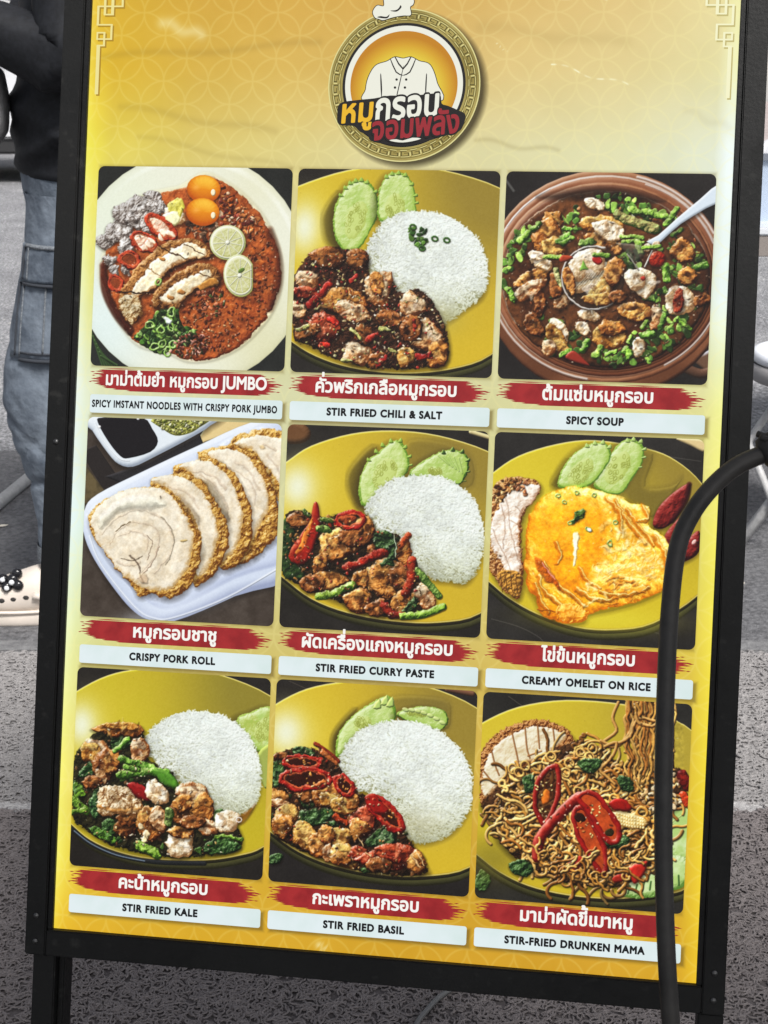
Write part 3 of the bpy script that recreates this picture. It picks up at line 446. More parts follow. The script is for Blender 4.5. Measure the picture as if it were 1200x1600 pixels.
def photo_omelet():
    s = Canvas(750, 670, 1110, 2, 1, (46, 43, 40))
    for p in ([(60, 990), (200, 1030), (300, 1080), (330, 1110)], [(870, 130), (1150, 170)], [(760, 1030), (1000, 1080)]): s.line(p, 4, (110, 106, 100), al=.5)
    s.blob([(1020, 50), (1170, 60), (1170, 120), (1100, 90)], (222, 196, 140), edge=6)
    plate(s, [(-160, 450), (-50, 330), (65, 235), (200, 147), (400, 85), (600, 65), (870, 108), (1020, 170), (1155, 290), (1260, 480)], [(-150, 640), (40, 786), (150, 876), (300, 960), (500, 1028), (700, 1042), (900, 1008), (1130, 866), (1250, 700)], hl=None, yel=(214, 190, 40))
    s.glow(640, 990, 300, 60, (226, 212, 60), .6)
    s.blob([(750, 130), (900, 130), (860, 300), (1000, 300), (1050, 260), (900, 460), (740, 340)], (110, 96, 40), al=.7, soft=12)
    s.blob([(370, 290), (400, 230), (460, 160), (460, 300)], (110, 96, 20), al=.6, soft=9)
    cucumber(s, [(720, 80), (790, 55), (850, 90), (850, 160), (800, 250), (730, 340), (640, 330), (590, 290), (640, 200)], (715, 205, 55, 95, 33))
    cucumber(s, [(540, 95), (620, 70), (670, 90), (680, 150), (640, 220), (580, 290), (480, 310), (405, 300), (420, 230), (470, 150)], (525, 225, 50, 85, 40), (206, 224, 150))
    for x, y, a in [(770, 58, -1.8), (800, 52, -1.5), (835, 62, -1), (852, 100, -.4), (850, 140, .1), (830, 190, .3), (560, 85, -2), (600, 72, -1.7), (640, 68, -1.4), (672, 90, -.9)]:
        s.blob([(x - 14, y + 12), (x + 13 * math.cos(a), y + 13 * math.sin(a)), (x + 14, y + 14)], (176, 206, 110), smooth=2, edge=4, hi=(220, 240, 160))
    # dried chillies
    for p in ([(900, 500), (930, 410), (1010, 330), (1090, 285), (1080, 360), (1020, 470), (950, 520)], [(960, 560), (1020, 480), (1090, 420), (1100, 480), (1030, 580), (990, 610)], [(1000, 680), (1060, 600), (1140, 530), (1140, 640), (1070, 690), (1010, 700)]):
        s.blob(p, (118, 28, 26), edge=12, lo=(40, 6, 8), hi=(186, 70, 60), tex=1.6, tk=12, mot=.7, mk=12, mc=(146, 44, 38), spec=.35, shadow=(-2, 5, 7, .6))
    s.line([(1090, 290), (1070, 380), (1000, 480)], 26, (52, 10, 14), al=.8, soft=2)
    s.blob(ell(1115, 590, 16, 10, -50), (240, 180, 170), edge=3)
    # pork slab
    s.blob([(60, 330), (110, 265), (190, 250), (290, 270), (315, 320), (260, 400), (220, 480), (215, 600), (225, 740), (210, 870), (170, 880), (90, 800), (45, 700), (50, 500)], (176, 112, 52), edge=10, lo=(90, 40, 14), hi=(232, 180, 110), tex=3, tk=6, rough=3, mot=1, mk=12, mc=(206, 150, 80), shadow=(3, 5, 8, .6), spec=.4)
    s.blob([(90, 420), (150, 330), (230, 290), (310, 300), (280, 370), (220, 450), (200, 560), (215, 700), (190, 780), (130, 740), (60, 600), (55, 500)], (240, 230, 214), edge=9, lo=(180, 136, 104), hi=(250, 248, 244), tex=2.5, tk=24, rough=2.5, mot=.6, mk=24, mc=(222, 204, 184))
    for p in ([(140, 360), (150, 480), (180, 620), (210, 720)], [(60, 520), (110, 620), (160, 740)], [(180, 400), (230, 450)], [(110, 400), (130, 520), (120, 620)], [(150, 480), (210, 500)], [(180, 620), (215, 610)]): s.line(p, 5, (160, 120, 92), al=.65, soft=1.2)
    bits(s, [(60, 330), (110, 265), (190, 255), (240, 300), (160, 330), (90, 410)], 60, [(150, 96, 40), (226, 176, 110), (96, 50, 20)], 6, 14); bits(s, [(190, 270), (260, 280), (240, 350), (200, 320)], 24, [(150, 80, 40), (206, 130, 80)], 6, 12)
    s.blob([(90, 760), (150, 740), (215, 770), (205, 860), (170, 875), (120, 820)], (190, 130, 50), edge=6, tex=2.5, tk=6); 
    for x in (110, 135, 160, 185): s.line([(x, 760), (x + 8, 850)], 5, (96, 54, 16), al=.8)
    # omelet
    om = [(250, 480), (300, 380), (400, 320), (520, 295), (640, 330), (740, 360), (850, 395), (885, 430), (880, 500), (950, 550), (990, 650), (1000, 760), (960, 830), (840, 890), (700, 930), (570, 960), (540, 1000), (440, 1010), (330, 970), (290, 890), (240, 800), (235, 650)]
    s.blob([(x, y + 16) for x, y in om], (90, 66, 10), al=.65, soft=10)
    s.blob(om, (238, 172, 44), edge=24, lo=(190, 108, 14), hi=(252, 222, 120), tex=5, tk=60, rough=4, rk=24, mot=1.0, mk=60, mc=(240, 196, 86), spec=.4, sp=10, lx=.35, ly=-.55)
    s.blob([(300, 400), (450, 350), (640, 400), (660, 520), (640, 700), (560, 800), (430, 830), (300, 640), (270, 500)], (240, 160, 26), edge=40, lo=(214, 128, 10), hi=(248, 190, 70), tex=4, tk=60, al=.75, soft=14)
    s.blob([(660, 380), (760, 420), (840, 540), (940, 620), (960, 740), (820, 850), (620, 840), (600, 740), (760, 640), (700, 500)], (242, 202, 100), edge=20, lo=(222, 158, 50), hi=(252, 236, 170), tex=7, tk=24, al=.75, soft=10, rough=8, rk=24, mot=1, mk=12, mc=(230, 180, 84))
    for p, w in [([(700, 380), (760, 480), (860, 600)], 14), ([(760, 420), (830, 520), (900, 600)], 12), ([(660, 360), (720, 440), (740, 540)], 12), ([(300, 760), (340, 850), (420, 920), (440, 980)], 18), ([(330, 700), (400, 810), (470, 860), (540, 920)], 16), ([(280, 800), (310, 880), (360, 960)], 14), ([(500, 830), (600, 890), (700, 880)], 18), ([(520, 720), (560, 790), (620, 830)], 12), ([(620, 850), (760, 870), (880, 830)], 14), ([(400, 590), (420, 650), (400, 700)], 12), ([(840, 400), (870, 470), (820, 480)], 14), ([(900, 560), (960, 640), (970, 720)], 14)]:
        s.line(p, w + 12, (186, 104, 14), al=.8, soft=2.5); s.line([(x + 5, y - 4) for x, y in p], w * .6, (250, 226, 150), al=.8, soft=1.5)
    for q in s.inside([(640, 480), (800, 560), (940, 640), (940, 800), (700, 890), (500, 920), (560, 760)], 90):
        r = RN.uniform(8, 24); a = RN.uniform(0, 180); s.blob(lump(q[0], q[1], r, r * .5, a, .3, 8), (252, 238, 180), edge=4, al=RN.uniform(.2, .6), soft=2.5)
    for q in s.inside([(660, 760), (900, 790), (880, 860), (660, 930)], 40): s.blob(lump(q[0], q[1], 16, 8, 0, .3, 7), (206, 120, 40), edge=4, al=.55, soft=1.2)
    s.blob([(285, 690), (310, 680), (400, 790), (420, 850), (360, 800), (300, 740)], (176, 84, 22), edge=6, soft=2.5, tex=2, al=.8); s.line([(320, 700), (390, 790)], 8, (224, 150, 130))
    s.blob([(490, 560), (510, 545), (522, 570), (503, 640), (508, 700), (490, 712), (482, 640)], (254, 248, 216), edge=4, soft=1.8, al=.9)
    s.line([(300, 940), (400, 960), (410, 1000)], 8, (170, 96, 20)); s.blob(ell(480, 960, 84, 48, 5), (226, 160, 60), edge=14, hi=(250, 210, 120), lo=(170, 96, 20), tex=3, tk=24, rough=3)
    leaf(s, [(490, 440), (530, 415), (560, 425), (540, 460), (500, 490)], (90, 96, 40)); leaf(s, [(470, 480), (500, 465), (490, 500)], (60, 100, 50))
    for x, y in [(408, 352), (440, 385), (600, 350), (510, 330), (570, 522), (560, 520), (705, 490), (468, 495), (672, 596)]: s.line(ell(x, y, 13, 11, 0, 8), 8, (150, 176, 90), smooth=0, closed=True, hi=(226, 240, 200), shadow=.3)
    s.blob(ell(572, 524, 12, 10), (246, 250, 240), edge=3)
    s.finish(om, 2.2, .10, 60, 0, con=.45, sat=1.0); s.finish([(60, 330), (190, 250), (315, 300), (230, 480), (225, 740), (180, 880), (45, 720)], 1.5, .07, 10, 8)
    return s.done()

def photo_kale():
    s = Canvas(100, 1030, 430, 0, 2, (38, 34, 30))
    plate(s, [(-180, 430), (-60, 290), (75, 185), (250, 97), (440, 60), (700, 66), (900, 95), (1170, 210), (1330, 380)], [(-150, 760), (40, 930), (150, 1020), (300, 1086), (500, 1128), (800, 1136), (1000, 1108), (1135, 1060), (1330, 900)], hl=(120, 370, 80, 110), yel=(196, 178, 36), dark=(134, 122, 50))
    s.line([(40, 960), (150, 1046), (300, 1110), (520, 1152), (800, 1160)], 26, (34, 36, 40), al=.9); s.line([(60, 975), (160, 1050), (300, 1112), (460, 1146)], 7, (130, 150, 170), al=.8)
    cucumber(s, [(980, 350), (1060, 300), (1170, 265), (1230, 330), (1220, 480), (1100, 520)], (1130, 400, 50, 70, 20), (176, 190, 90), (150, 170, 70)); s.blob([(1100, 540), (1220, 480), (1230, 700), (1140, 730)], (160, 172, 84), edge=8)
    rice(s, [(462, 500), (500, 400), (580, 340), (680, 300), (780, 295), (900, 320), (1000, 380), (1080, 490), (1115, 620), (1110, 760), (1060, 850), (960, 890), (880, 880), (800, 800), (660, 700), (540, 600)], 1800)
    s.blob([(960, 920), (1060, 850), (1090, 820), (1060, 890), (1010, 940)], (120, 60, 20), al=.6, soft=4)
    pile = [(60, 560), (120, 480), (220, 400), (440, 400), (470, 560), (620, 640), (650, 730), (800, 740), (830, 840), (960, 920), (1010, 1020), (960, 1090), (700, 1125), (500, 1110), (280, 1060), (130, 970), (50, 880)]
    s.blob(pile, (44, 40, 20), edge=12, lo=(18, 16, 8), tex=3, tk=12, rough=3, shadow=(4, 6, 8, .6))
    bits(s, pile, 130, [(40, 70, 24), (90, 56, 30), (64, 96, 34), (120, 84, 50)], 7, 18)
    for p, c in [([(80, 640), (150, 580), (210, 570), (170, 650), (100, 670)], (30, 64, 30)), ([(270, 440), (370, 430), (380, 500), (290, 520)], (24, 44, 20)), ([(140, 800), (200, 740), (190, 900), (150, 880)], (36, 70, 40)), ([(220, 920), (290, 910), (300, 990), (240, 1000)], (50, 84, 36)), ([(800, 1060), (900, 1010), (1010, 1060), (960, 1100), (820, 1110)], (36, 66, 26)), ([(740, 1080), (780, 1060), (780, 1120)], (110, 150, 50)), ([(840, 870), (900, 850), (920, 920), (860, 930)], (90, 110, 60))]: leaf(s, p, c)
    leaf(s, [(140, 955), (200, 950), (290, 1020), (280, 1045), (180, 1000)], (116, 176, 44)); leaf(s, [(55, 700), (100, 720), (120, 780), (60, 790)], (130, 180, 40)); bean(s, [(50, 800), (100, 840), (130, 870)], 50, (104, 150, 40)); bean(s, [(50, 870), (120, 860)], 36, (110, 156, 40))
    for a in [(310, 400, 140, 40, 2, 'fried'), (330, 380, 90, 24, 4, 'gold'), (170, 510, 80, 60, 30, 'pale'), (150, 520, 60, 50, 0, 'gold'), (250, 600, 60, 90, 15, 'dark'), (270, 590, 46, 70, 15, 'fried'), (210, 660, 30, 44, -40, 'pale'), (430, 520, 50, 60, 0, 'pale'), (160, 700, 50, 40, 0, 'dark'), (340, 970, 60, 60, 0, 'dark'), (370, 900, 60, 50, 0, 'dark')]: chunk(s, *a)
    bean(s, [(330, 570), (420, 590), (500, 620), (590, 640)], 44, (96, 150, 50)); bean(s, [(320, 655), (440, 640), (520, 640), (600, 690), (640, 730)], 56, (90, 150, 44)); bean(s, [(290, 520), (330, 490), (365, 460)], 34, (96, 150, 50)); bean(s, [(350, 610), (420, 620)], 30, (110, 160, 60))
    s.blob([(500, 620), (600, 640), (650, 700), (640, 740), (560, 700)], (84, 140, 40), edge=10, hi=(150, 200, 90))
    s.blob([(200, 730), (320, 715), (420, 750), (450, 820), (420, 870), (300, 880), (200, 880), (195, 800)], (206, 178, 134), edge=10, lo=(110, 66, 30), hi=(244, 232, 206), tex=3.5, tk=12, rough=2, shadow=(2, 5, 6, .6), mot=.8, mk=12, mc=(176, 140, 90)); s.line([(200, 830), (300, 860), (430, 850)], 20, (196, 130, 60), al=.7, soft=3)
    for p in ([(240, 740), (250, 820)], [(300, 740), (330, 800), (380, 830)], [(360, 750), (350, 790)]): s.line(p, 8, (140, 100, 60), al=.7)
    s.blob([(360, 710), (400, 700), (470, 740), (505, 790), (470, 810), (400, 770)], (150, 24, 24), edge=9, hi=(226, 90, 80), spec=.7, shadow=(2, 3, 4, .6))
    for a in [(530, 760, 66, 56, 30, 'white'), (490, 930, 80, 110, -10, 'fried'), (540, 920, 44, 70, -10, 'pale'), (660, 1040, 80, 80, 0, 'white'), (670, 980, 66, 34, 0, 'fried'), (730, 760, 90, 50, 0, 'pale'), (690, 850, 70, 90, 0, 'dark'), (790, 850, 60, 90, 5, 'fried'), (680, 810, 60, 50, 0, 'fried'), (820, 960, 60, 40, 0, 'pale'), (930, 930, 60, 60, 30, 'white'), (740, 930, 60, 40, 0, 'dark')]: chunk(s, *a)
    for x, y in [(440, 950), (465, 990), (450, 1020)]: s.blob(lump(x, y, 18, 20), (240, 214, 160), edge=4, shadow=(1, 2, 2, .5))
    bean(s, [(430, 1060), (480, 1080), (530, 1110)], 60, (120, 160, 50)); bean(s, [(600, 870), (600, 930)], 50, (110, 130, 70)); bean(s, [(860, 1010), (940, 1010), (1010, 1020)], 24, (104, 150, 44))
    s.line(ell(995, 912, 16, 14, 0, 8), 7, (240, 220, 206), smooth=0, closed=True)
    bits(s, pile, 80, [(236, 210, 170), (150, 90, 50), (226, 160, 90)], 4, 9, .7)
    s.finish(pile, 1.8, .15, 150, 60)
    return s.done()

def photo_basil():
    s = Canvas(410, 1050, 750, 1, 2, (42, 38, 36))
    s.line([(150, 50), (260, 100)], 5, (90, 80, 70), al=.6); s.line([(1020, 95), (1160, 120)], 30, (110, 74, 54)); leaf(s, [(40, 1010), (110, 1000), (100, 1050), (45, 1060)], (30, 50, 26))
    plate(s, [(-180, 430), (-60, 290), (80, 178), (250, 96), (450, 58), (620, 58), (900, 82), (1180, 200), (1330, 370)], [(-160, 700), (50, 880), (200, 985), (400, 1065), (650, 1113), (900, 1120), (1145, 1070), (1330, 880)], hl=(150, 330, 95, 110))
    s.blob([(380, 420), (400, 320), (520, 200), (450, 450)], (90, 80, 30), al=.7, soft=8)
    s.blob([(720, 140), (1000, 150), (1040, 240), (1000, 320), (760, 260)], (110, 98, 50), al=.5, soft=10)
    cucumber(s, [(500, 240), (600, 170), (690, 130), (725, 170), (735, 260), (640, 300), (500, 380), (440, 450), (405, 460), (420, 340)], (550, 285, 50, 40, -30))
    cucumber(s, [(740, 230), (830, 195), (930, 190), (1010, 220), (1020, 290), (960, 320), (800, 270)], (850, 230, 60, 12, 5), (170, 196, 100), (110, 140, 50), dark=(50, 74, 26))
    for i in range(7): s.blob(ell(790 + i * 34, 208 + i * i * 2, 20, 12, 20), (196, 214, 130), smooth=0, edge=5, al=.8)
    for x, y in [(640, 160), (680, 140), (710, 150)]: s.blob([(x - 30, y + 40), (x + 8, y - 16), (x + 16, y + 40)], (180, 206, 110), smooth=2, edge=5)
    rice(s, [(430, 480), (470, 390), (540, 320), (640, 285), (760, 268), (880, 285), (1000, 340), (1090, 430), (1150, 560), (1150, 720), (1080, 850), (1000, 910), (880, 940), (800, 900), (740, 760), (640, 690), (560, 660), (500, 640), (440, 560)], 1900)
    s.glow(860, 840, 170, 90, (190, 180, 130), .35)
    pile = [(65, 470), (180, 420), (330, 430), (420, 520), (480, 600), (560, 680), (650, 690), (760, 800), (800, 900), (900, 1060), (900, 1110), (700, 1120), (450, 1070), (230, 990), (60, 880), (50, 640)]
    s.blob(pile, (60, 34, 18), edge=12, lo=(22, 12, 6), tex=3, tk=12, rough=3, shadow=(4, 6, 8, .6))
    bits(s, pile, 220, [(120, 70, 30), (60, 34, 16), (150, 96, 50), (40, 54, 24), (130, 40, 20)], 6, 15)
    for p in ([(170, 420), (230, 410), (290, 440), (240, 460), (180, 455)], [(60, 500), (110, 500), (130, 560), (70, 640)], [(190, 780), (260, 750), (390, 760), (380, 810), (280, 840), (200, 820)], [(570, 940), (640, 860), (720, 860), (740, 930), (640, 970)], [(210, 680), (290, 670), (300, 730), (230, 750)], [(330, 830), (400, 820), (400, 850)], [(540, 1080), (610, 1100), (560, 1110)]): leaf(s, p, (34, 56, 28))
    leaf(s, [(640, 930), (670, 870), (720, 880), (735, 930), (680, 960)], (96, 124, 84))
    for a in [(100, 460, 50, 26, 0, 'dark'), (90, 700, 66, 50, 10, 'fried'), (110, 720, 56, 26, 10, 'pale'), (250, 670, 50, 44, 0, 'dark'), (360, 680, 70, 60, 10, 'fried'), (370, 700, 50, 40, 10, 'gold'), (440, 740, 70, 50, 10, 'gold'), (500, 700, 40, 44, 0, 'fried'), (140, 780, 60, 60, 30, 'gold'), (120, 850, 56, 60, 20, 'fried'), (240, 900, 56, 90, -30, 'gold'), (300, 960, 50, 60, -20, 'fried'), (420, 910, 76, 50, 20, 'gold'), (360, 900, 50, 60, 0, 'fried'), (360, 1000, 30, 50, 0, 'pale'), (550, 830, 66, 84, 0, 'red'), (540, 860, 50, 60, 0, 'fried'), (460, 1010, 84, 66, 10, 'gold'), (450, 1030, 60, 40, 0, 'fried'), (530, 1000, 50, 50, 0, 'red'), (700, 1040, 140, 60, 3, 'red'), (760, 1000, 110, 50, 10, 'red'), (860, 1050, 50, 66, -30, 'fried'), (640, 1070, 80, 34, 0, 'dark')]: chunk(s, *a)
    for x, y, rx, ry, ro, w in [(220, 495, 100, 34, 0, 24), (240, 590, 136, 50, -2, 32), (450, 625, 60, 40, 50, 26), (680, 780, 118, 44, 45, 36)]:
        s.blob(ell(x, y, rx * .85, ry * .8, ro), (60, 22, 10), edge=5); ring(s, x, y, rx, ry, ro, w); seeds(s, x + 20, y, 6, ry * .6, (226, 140, 60))
    s.blob([(560, 690), (620, 670), (660, 720), (700, 760), (640, 790), (600, 760)], (166, 26, 18), edge=8, hi=(220, 90, 60), spec=.5)
    strip(s, [(290, 395), (350, 430), (420, 490)], 22, (150, 50, 26)); strip(s, [(330, 440), (400, 500)], 30, (206, 110, 50)); strip(s, [(400, 800), (460, 830)], 34, (180, 60, 24)); strip(s, [(290, 620), (340, 600)], 20, (230, 110, 50))
    for p in ([(530, 920), (560, 950)], [(570, 990), (600, 1020)], [(820, 1010), (870, 1080)], [(850, 1000), (900, 1070)]): s.line(p, 8, (216, 176, 120), shadow=.4)
    bits(s, pile, 130, [(226, 150, 80), (240, 200, 140), (190, 60, 30), (110, 60, 30)], 4, 9, .8)
    s.finish(pile, 1.8, .16, 190, 70)
    return s.done()

def photo_drunken():
    s = Canvas(735, 1070, 1095, 2, 2, (44, 42, 38))
    s.line([(200, 60), (270, 110)], 4, (110, 104, 90), al=.6); leaf(s, [(30, 1000), (60, 960), (110, 1000), (80, 1070), (30, 1060)], (50, 84, 40))
    plate(s, [(-150, 430), (-50, 290), (60, 203), (250, 120), (500, 84), (800, 106), (1000, 160), (1150, 240), (1280, 400)], [(-150, 740), (35, 880), (150, 968), (300, 1040), (500, 1088), (750, 1108), (1000, 1086), (1130, 1050), (1280, 900)], hl=None, yel=(206, 180, 40), dark=(170, 150, 56))
    s.glow(120, 900, 180, 120, (120, 110, 40), .6)
    # cucumber at right
    for p in ([(1040, 640), (1140, 620), (1190, 760), (1150, 910), (1060, 900), (1020, 780)], [(960, 900), (1120, 900), (1150, 1010), (1040, 1080), (940, 1050)], [(800, 1100), (820, 1040), (930, 960), (1010, 1000), (1000, 1090), (880, 1110)]):
        s.blob(p, (176, 206, 120), edge=16, lo=(90, 130, 50), hi=(226, 240, 200), rough=2, mot=.8, mk=24, mc=(206, 226, 166), shadow=(2, 4, 6, .5))
    for i in range(9): s.line([(820 + i * 38, 1085 - i * 6), (832 + i * 36, 1048 - i * 8)], 9, (50, 90, 36), al=.85)
    s.line([(1100, 680), (1050, 720), (1100, 740)], 5, (190, 190, 110))
    # roast pork
    s.blob([(50, 560), (50, 400), (80, 310), (190, 220), (330, 180), (450, 200), (520, 250), (540, 320), (400, 400), (260, 450), (150, 560), (60, 620)], (168, 104, 46), edge=12, lo=(80, 36, 12), hi=(226, 164, 96), tex=4, tk=6, rough=3.5, mot=1, mk=12, mc=(190, 126, 66), spec=.3, shadow=(3, 5, 6, .5))
    s.blob([(60, 540), (75, 420), (130, 320), (230, 250), (340, 215), (440, 235), (500, 270), (440, 330), (340, 390), (240, 420), (160, 500), (90, 580)], (240, 232, 204), edge=9, lo=(186, 142, 92), hi=(252, 248, 236), tex=1.8, tk=24, rough=2, mot=.5, mk=24, mc=(214, 196, 150))
    for p in ([(215, 240), (235, 330), (250, 400)], [(285, 220), (295, 330), (310, 380)], [(350, 210), (360, 330)], [(430, 220), (440, 310)], [(110, 340), (130, 420), (150, 470)], [(70, 450), (110, 500)], [(300, 370), (370, 345)]): s.line(p, 9, (150, 96, 50), al=.85)
    # noodle mass
    mass = [(60, 620), (180, 500), (300, 420), (460, 330), (580, 290), (700, 340), (800, 420), (960, 440), (1090, 440), (1120, 600), (1000, 700), (980, 880), (900, 980), (780, 1050), (600, 1050), (420, 1010), (260, 920), (150, 810), (110, 700)]
    s.blob(mass, (70, 42, 20), edge=20, lo=(30, 16, 8), tex=3, tk=12, rough=4, shadow=(-2, 6, 9, .6))
    s.blob([(830, 70), (1030, 70), (1060, 220), (1040, 600), (880, 580), (850, 300)], (84, 50, 22), edge=12, lo=(40, 20, 8), tex=3)
    def noodle(x, y, a, L, w=13, br=1.0, curl=.55):
        pts = [(x, y)]; kk = RN.choice([-1, 1]) * RN.uniform(.1, .6) * curl * 1.6
        for i in range(int(L)):
            if RN.rand() < .22: kk = -kk * RN.uniform(.6, 1.3)
            a += kk; x += 12 * math.cos(a); y += 12 * math.sin(a) * .9; pts.append((x, y))
        c = np.array([(198, 136, 56), (212, 154, 74), (160, 100, 38), (228, 178, 96)][RN.randint(4)]) * br
        s.line(pts, w * 1.12, np.minimum(c, 255), smooth=2, lo=c * .34, hi=np.minimum(c * 1.32 + 20, 255), spec=.6, sp=14, shadow=.6)
    mp = np.array(mass, float); mp = mp.mean(0) + (mp - mp.mean(0)) * .93; pts = s.inside(mp, 640)
    for i, (x, y) in enumerate(pts[np.argsort(RN.rand(len(pts)))]):
        br = .7 + .42 * i / len(pts) - (.15 if y > 900 or x < 200 else 0); noodle(x, y, RN.uniform(0, 6.28), RN.randint(8, 19), RN.uniform(11, 16), br, RN.uniform(.3, 1.0))
    for x, y in s.inside([(200, 420), (460, 360), (640, 300), (640, 560), (500, 560), (300, 560)], 14): s.line(ell(x, y, 26, 22, RN.uniform(0, 90), 10), 11, (206, 160, 84), smooth=0, closed=True, shadow=.6, lo=(84, 50, 20))
    for i in range(34):                                                 # lifted strands
        x = RN.uniform(800, 1075); x2 = 900 + (x - 900) * .75 + RN.uniform(-30, 60)
        q = [(x + RN.uniform(-12, 12), 85 + RN.uniform(-30, 20))] + [(x + (x2 - x) * k / 12 + RN.uniform(-16, 16), 90 + k * 42) for k in range(1, int(RN.randint(7, 13)))]
        c = np.array([(196, 140, 62), (220, 168, 84), (170, 108, 44)][RN.randint(3)]) * RN.uniform(.75, 1.1)
        s.line(q, RN.uniform(11, 16), np.minimum(c, 255), smooth=3, lo=c * .4, hi=np.minimum(c * 1.3, 255), shadow=.6, spec=.3)
    for q in ([(770, 90), (740, 170), (760, 240), (690, 300), (760, 320), (830, 250), (850, 180)], [(680, 290), (740, 310), (830, 270), (870, 180), (970, 190)], [(860, 150), (880, 200), (960, 210), (980, 150)], [(700, 320), (760, 300), (740, 370), (680, 440), (720, 480), (750, 520)]): s.line(q, 15, (206, 152, 76), smooth=4, lo=(90, 50, 20), hi=(240, 200, 130), shadow=.6)
    bits(s, [(860, 560), (960, 500), (1100, 440), (1100, 620), (960, 680)], 60, [(226, 176, 110), (240, 210, 160), (190, 130, 70)], 8, 18, .5)
    for p in ([(560, 400), (640, 380), (690, 400), (640, 460), (590, 450)], [(770, 470), (850, 500), (840, 560), (780, 540)], [(270, 480), (330, 470), (330, 550), (290, 560)], [(200, 930), (280, 910), (330, 960), (290, 1000), (220, 980)], [(680, 800), (760, 770), (830, 800), (800, 850), (700, 840)]): leaf(s, p, (40, 66, 34))
    strip(s, [(1100, 470), (1130, 520)], 60, (120, 20, 16)); strip(s, [(1110, 570), (1130, 620)], 40, (200, 60, 24))
    # baby corn
    s.blob([(740, 670), (800, 660), (900, 690), (915, 730), (860, 745), (770, 730)], (226, 196, 120), edge=9, lo=(150, 110, 50), hi=(246, 232, 180), shadow=(2, 4, 5, .6))
    for i in range(11):
        for j in range(4): s.blob(ell(758 + i * 14, 675 + j * 16 + i * 2, 6, 7, 0, 7), (240, 216, 146), smooth=0, edge=2.5, lo=(176, 134, 60))
    # chillies
    s.blob([(340, 540), (360, 470), (430, 420), (465, 440), (460, 560), (430, 660), (390, 720), (350, 700), (335, 620)], (60, 22, 8), edge=8, al=.7)
    s.line([(375, 720), (340, 640), (345, 530), (390, 450), (450, 425), (460, 500), (450, 600), (410, 690), (385, 725)], 26, (158, 26, 20), lo=(80, 8, 8), hi=(226, 110, 90), spec=.6, shadow=.6)
    s.blob([(370, 580), (390, 540), (415, 560), (410, 610), (380, 620)], (216, 110, 30), edge=7); seeds(s, 385, 535, 9, 46); seeds(s, 370, 660, 5, 26)
    s.line([(345, 900), (360, 800), (430, 710), (500, 640), (570, 580)], 52, (156, 30, 22), lo=(84, 10, 8), hi=(226, 110, 90), spec=.5, shadow=.6)
    for c in ([(535, 680), (560, 640), (600, 650), (640, 730), (690, 830), (705, 920), (690, 985), (650, 940), (600, 860), (560, 780)], [(560, 590), (600, 560), (660, 580), (720, 650), (770, 740), (770, 800), (730, 820), (690, 780), (640, 700), (600, 640)]):
        s.blob(c, (190, 76, 30), edge=6, lo=(90, 26, 10), shadow=(2, 5, 6, .6)); s.line(c, 26, (162, 26, 20), closed=True, lo=(84, 8, 8), hi=(232, 120, 100), spec=.6, smooth=4)
    s.blob(ell(570, 690, 32, 24, 20), (50, 22, 10), edge=5); s.blob(ell(725, 770, 22, 20), (60, 50, 20), edge=4); seeds(s, 590, 740, 6, 34, (226, 130, 60)); seeds(s, 660, 650, 8, 40); seeds(s, 620, 790, 3, 20)
    s.blob([(725, 610), (790, 590), (840, 630), (820, 655), (750, 650)], (166, 26, 18), edge=8, spec=.5, shadow=(2, 4, 5, .6)); s.blob([(500, 940), (560, 890), (590, 910), (560, 960), (520, 975)], (170, 40, 26), edge=8, spec=.5); s.blob([(830, 950), (915, 920), (910, 970), (860, 1035), (830, 1000)], (190, 40, 28), edge=8, spec=.5, shadow=(2, 4, 5, .6)); s.blob([(740, 1000), (800, 980), (800, 1020), (750, 1030)], (160, 40, 26), edge=6, spec=.4)
    for x, y in s.inside([(340, 850), (900, 850), (840, 1010), (500, 1030), (380, 950)], 34): noodle(x, y, RN.uniform(0, 6.28), RN.randint(6, 12), 11, .98, .7)
    for k in range(8): seeds(s, RN.uniform(350, 680), RN.uniform(680, 900), 1, 4, (236, 190, 150))
    s.finish(mass, 1.0, .12, 200, 90, con=.3); s.finish([(820, 90), (1070, 90), (1090, 500), (860, 560)], 1.0, .12, 30, 24)
    return s.done()
PHOTOS = [photo_noodle_soup, photo_chili_salt, photo_spicy_soup, photo_pork_roll, photo_curry_paste, photo_omelet, photo_kale, photo_basil, photo_drunken]

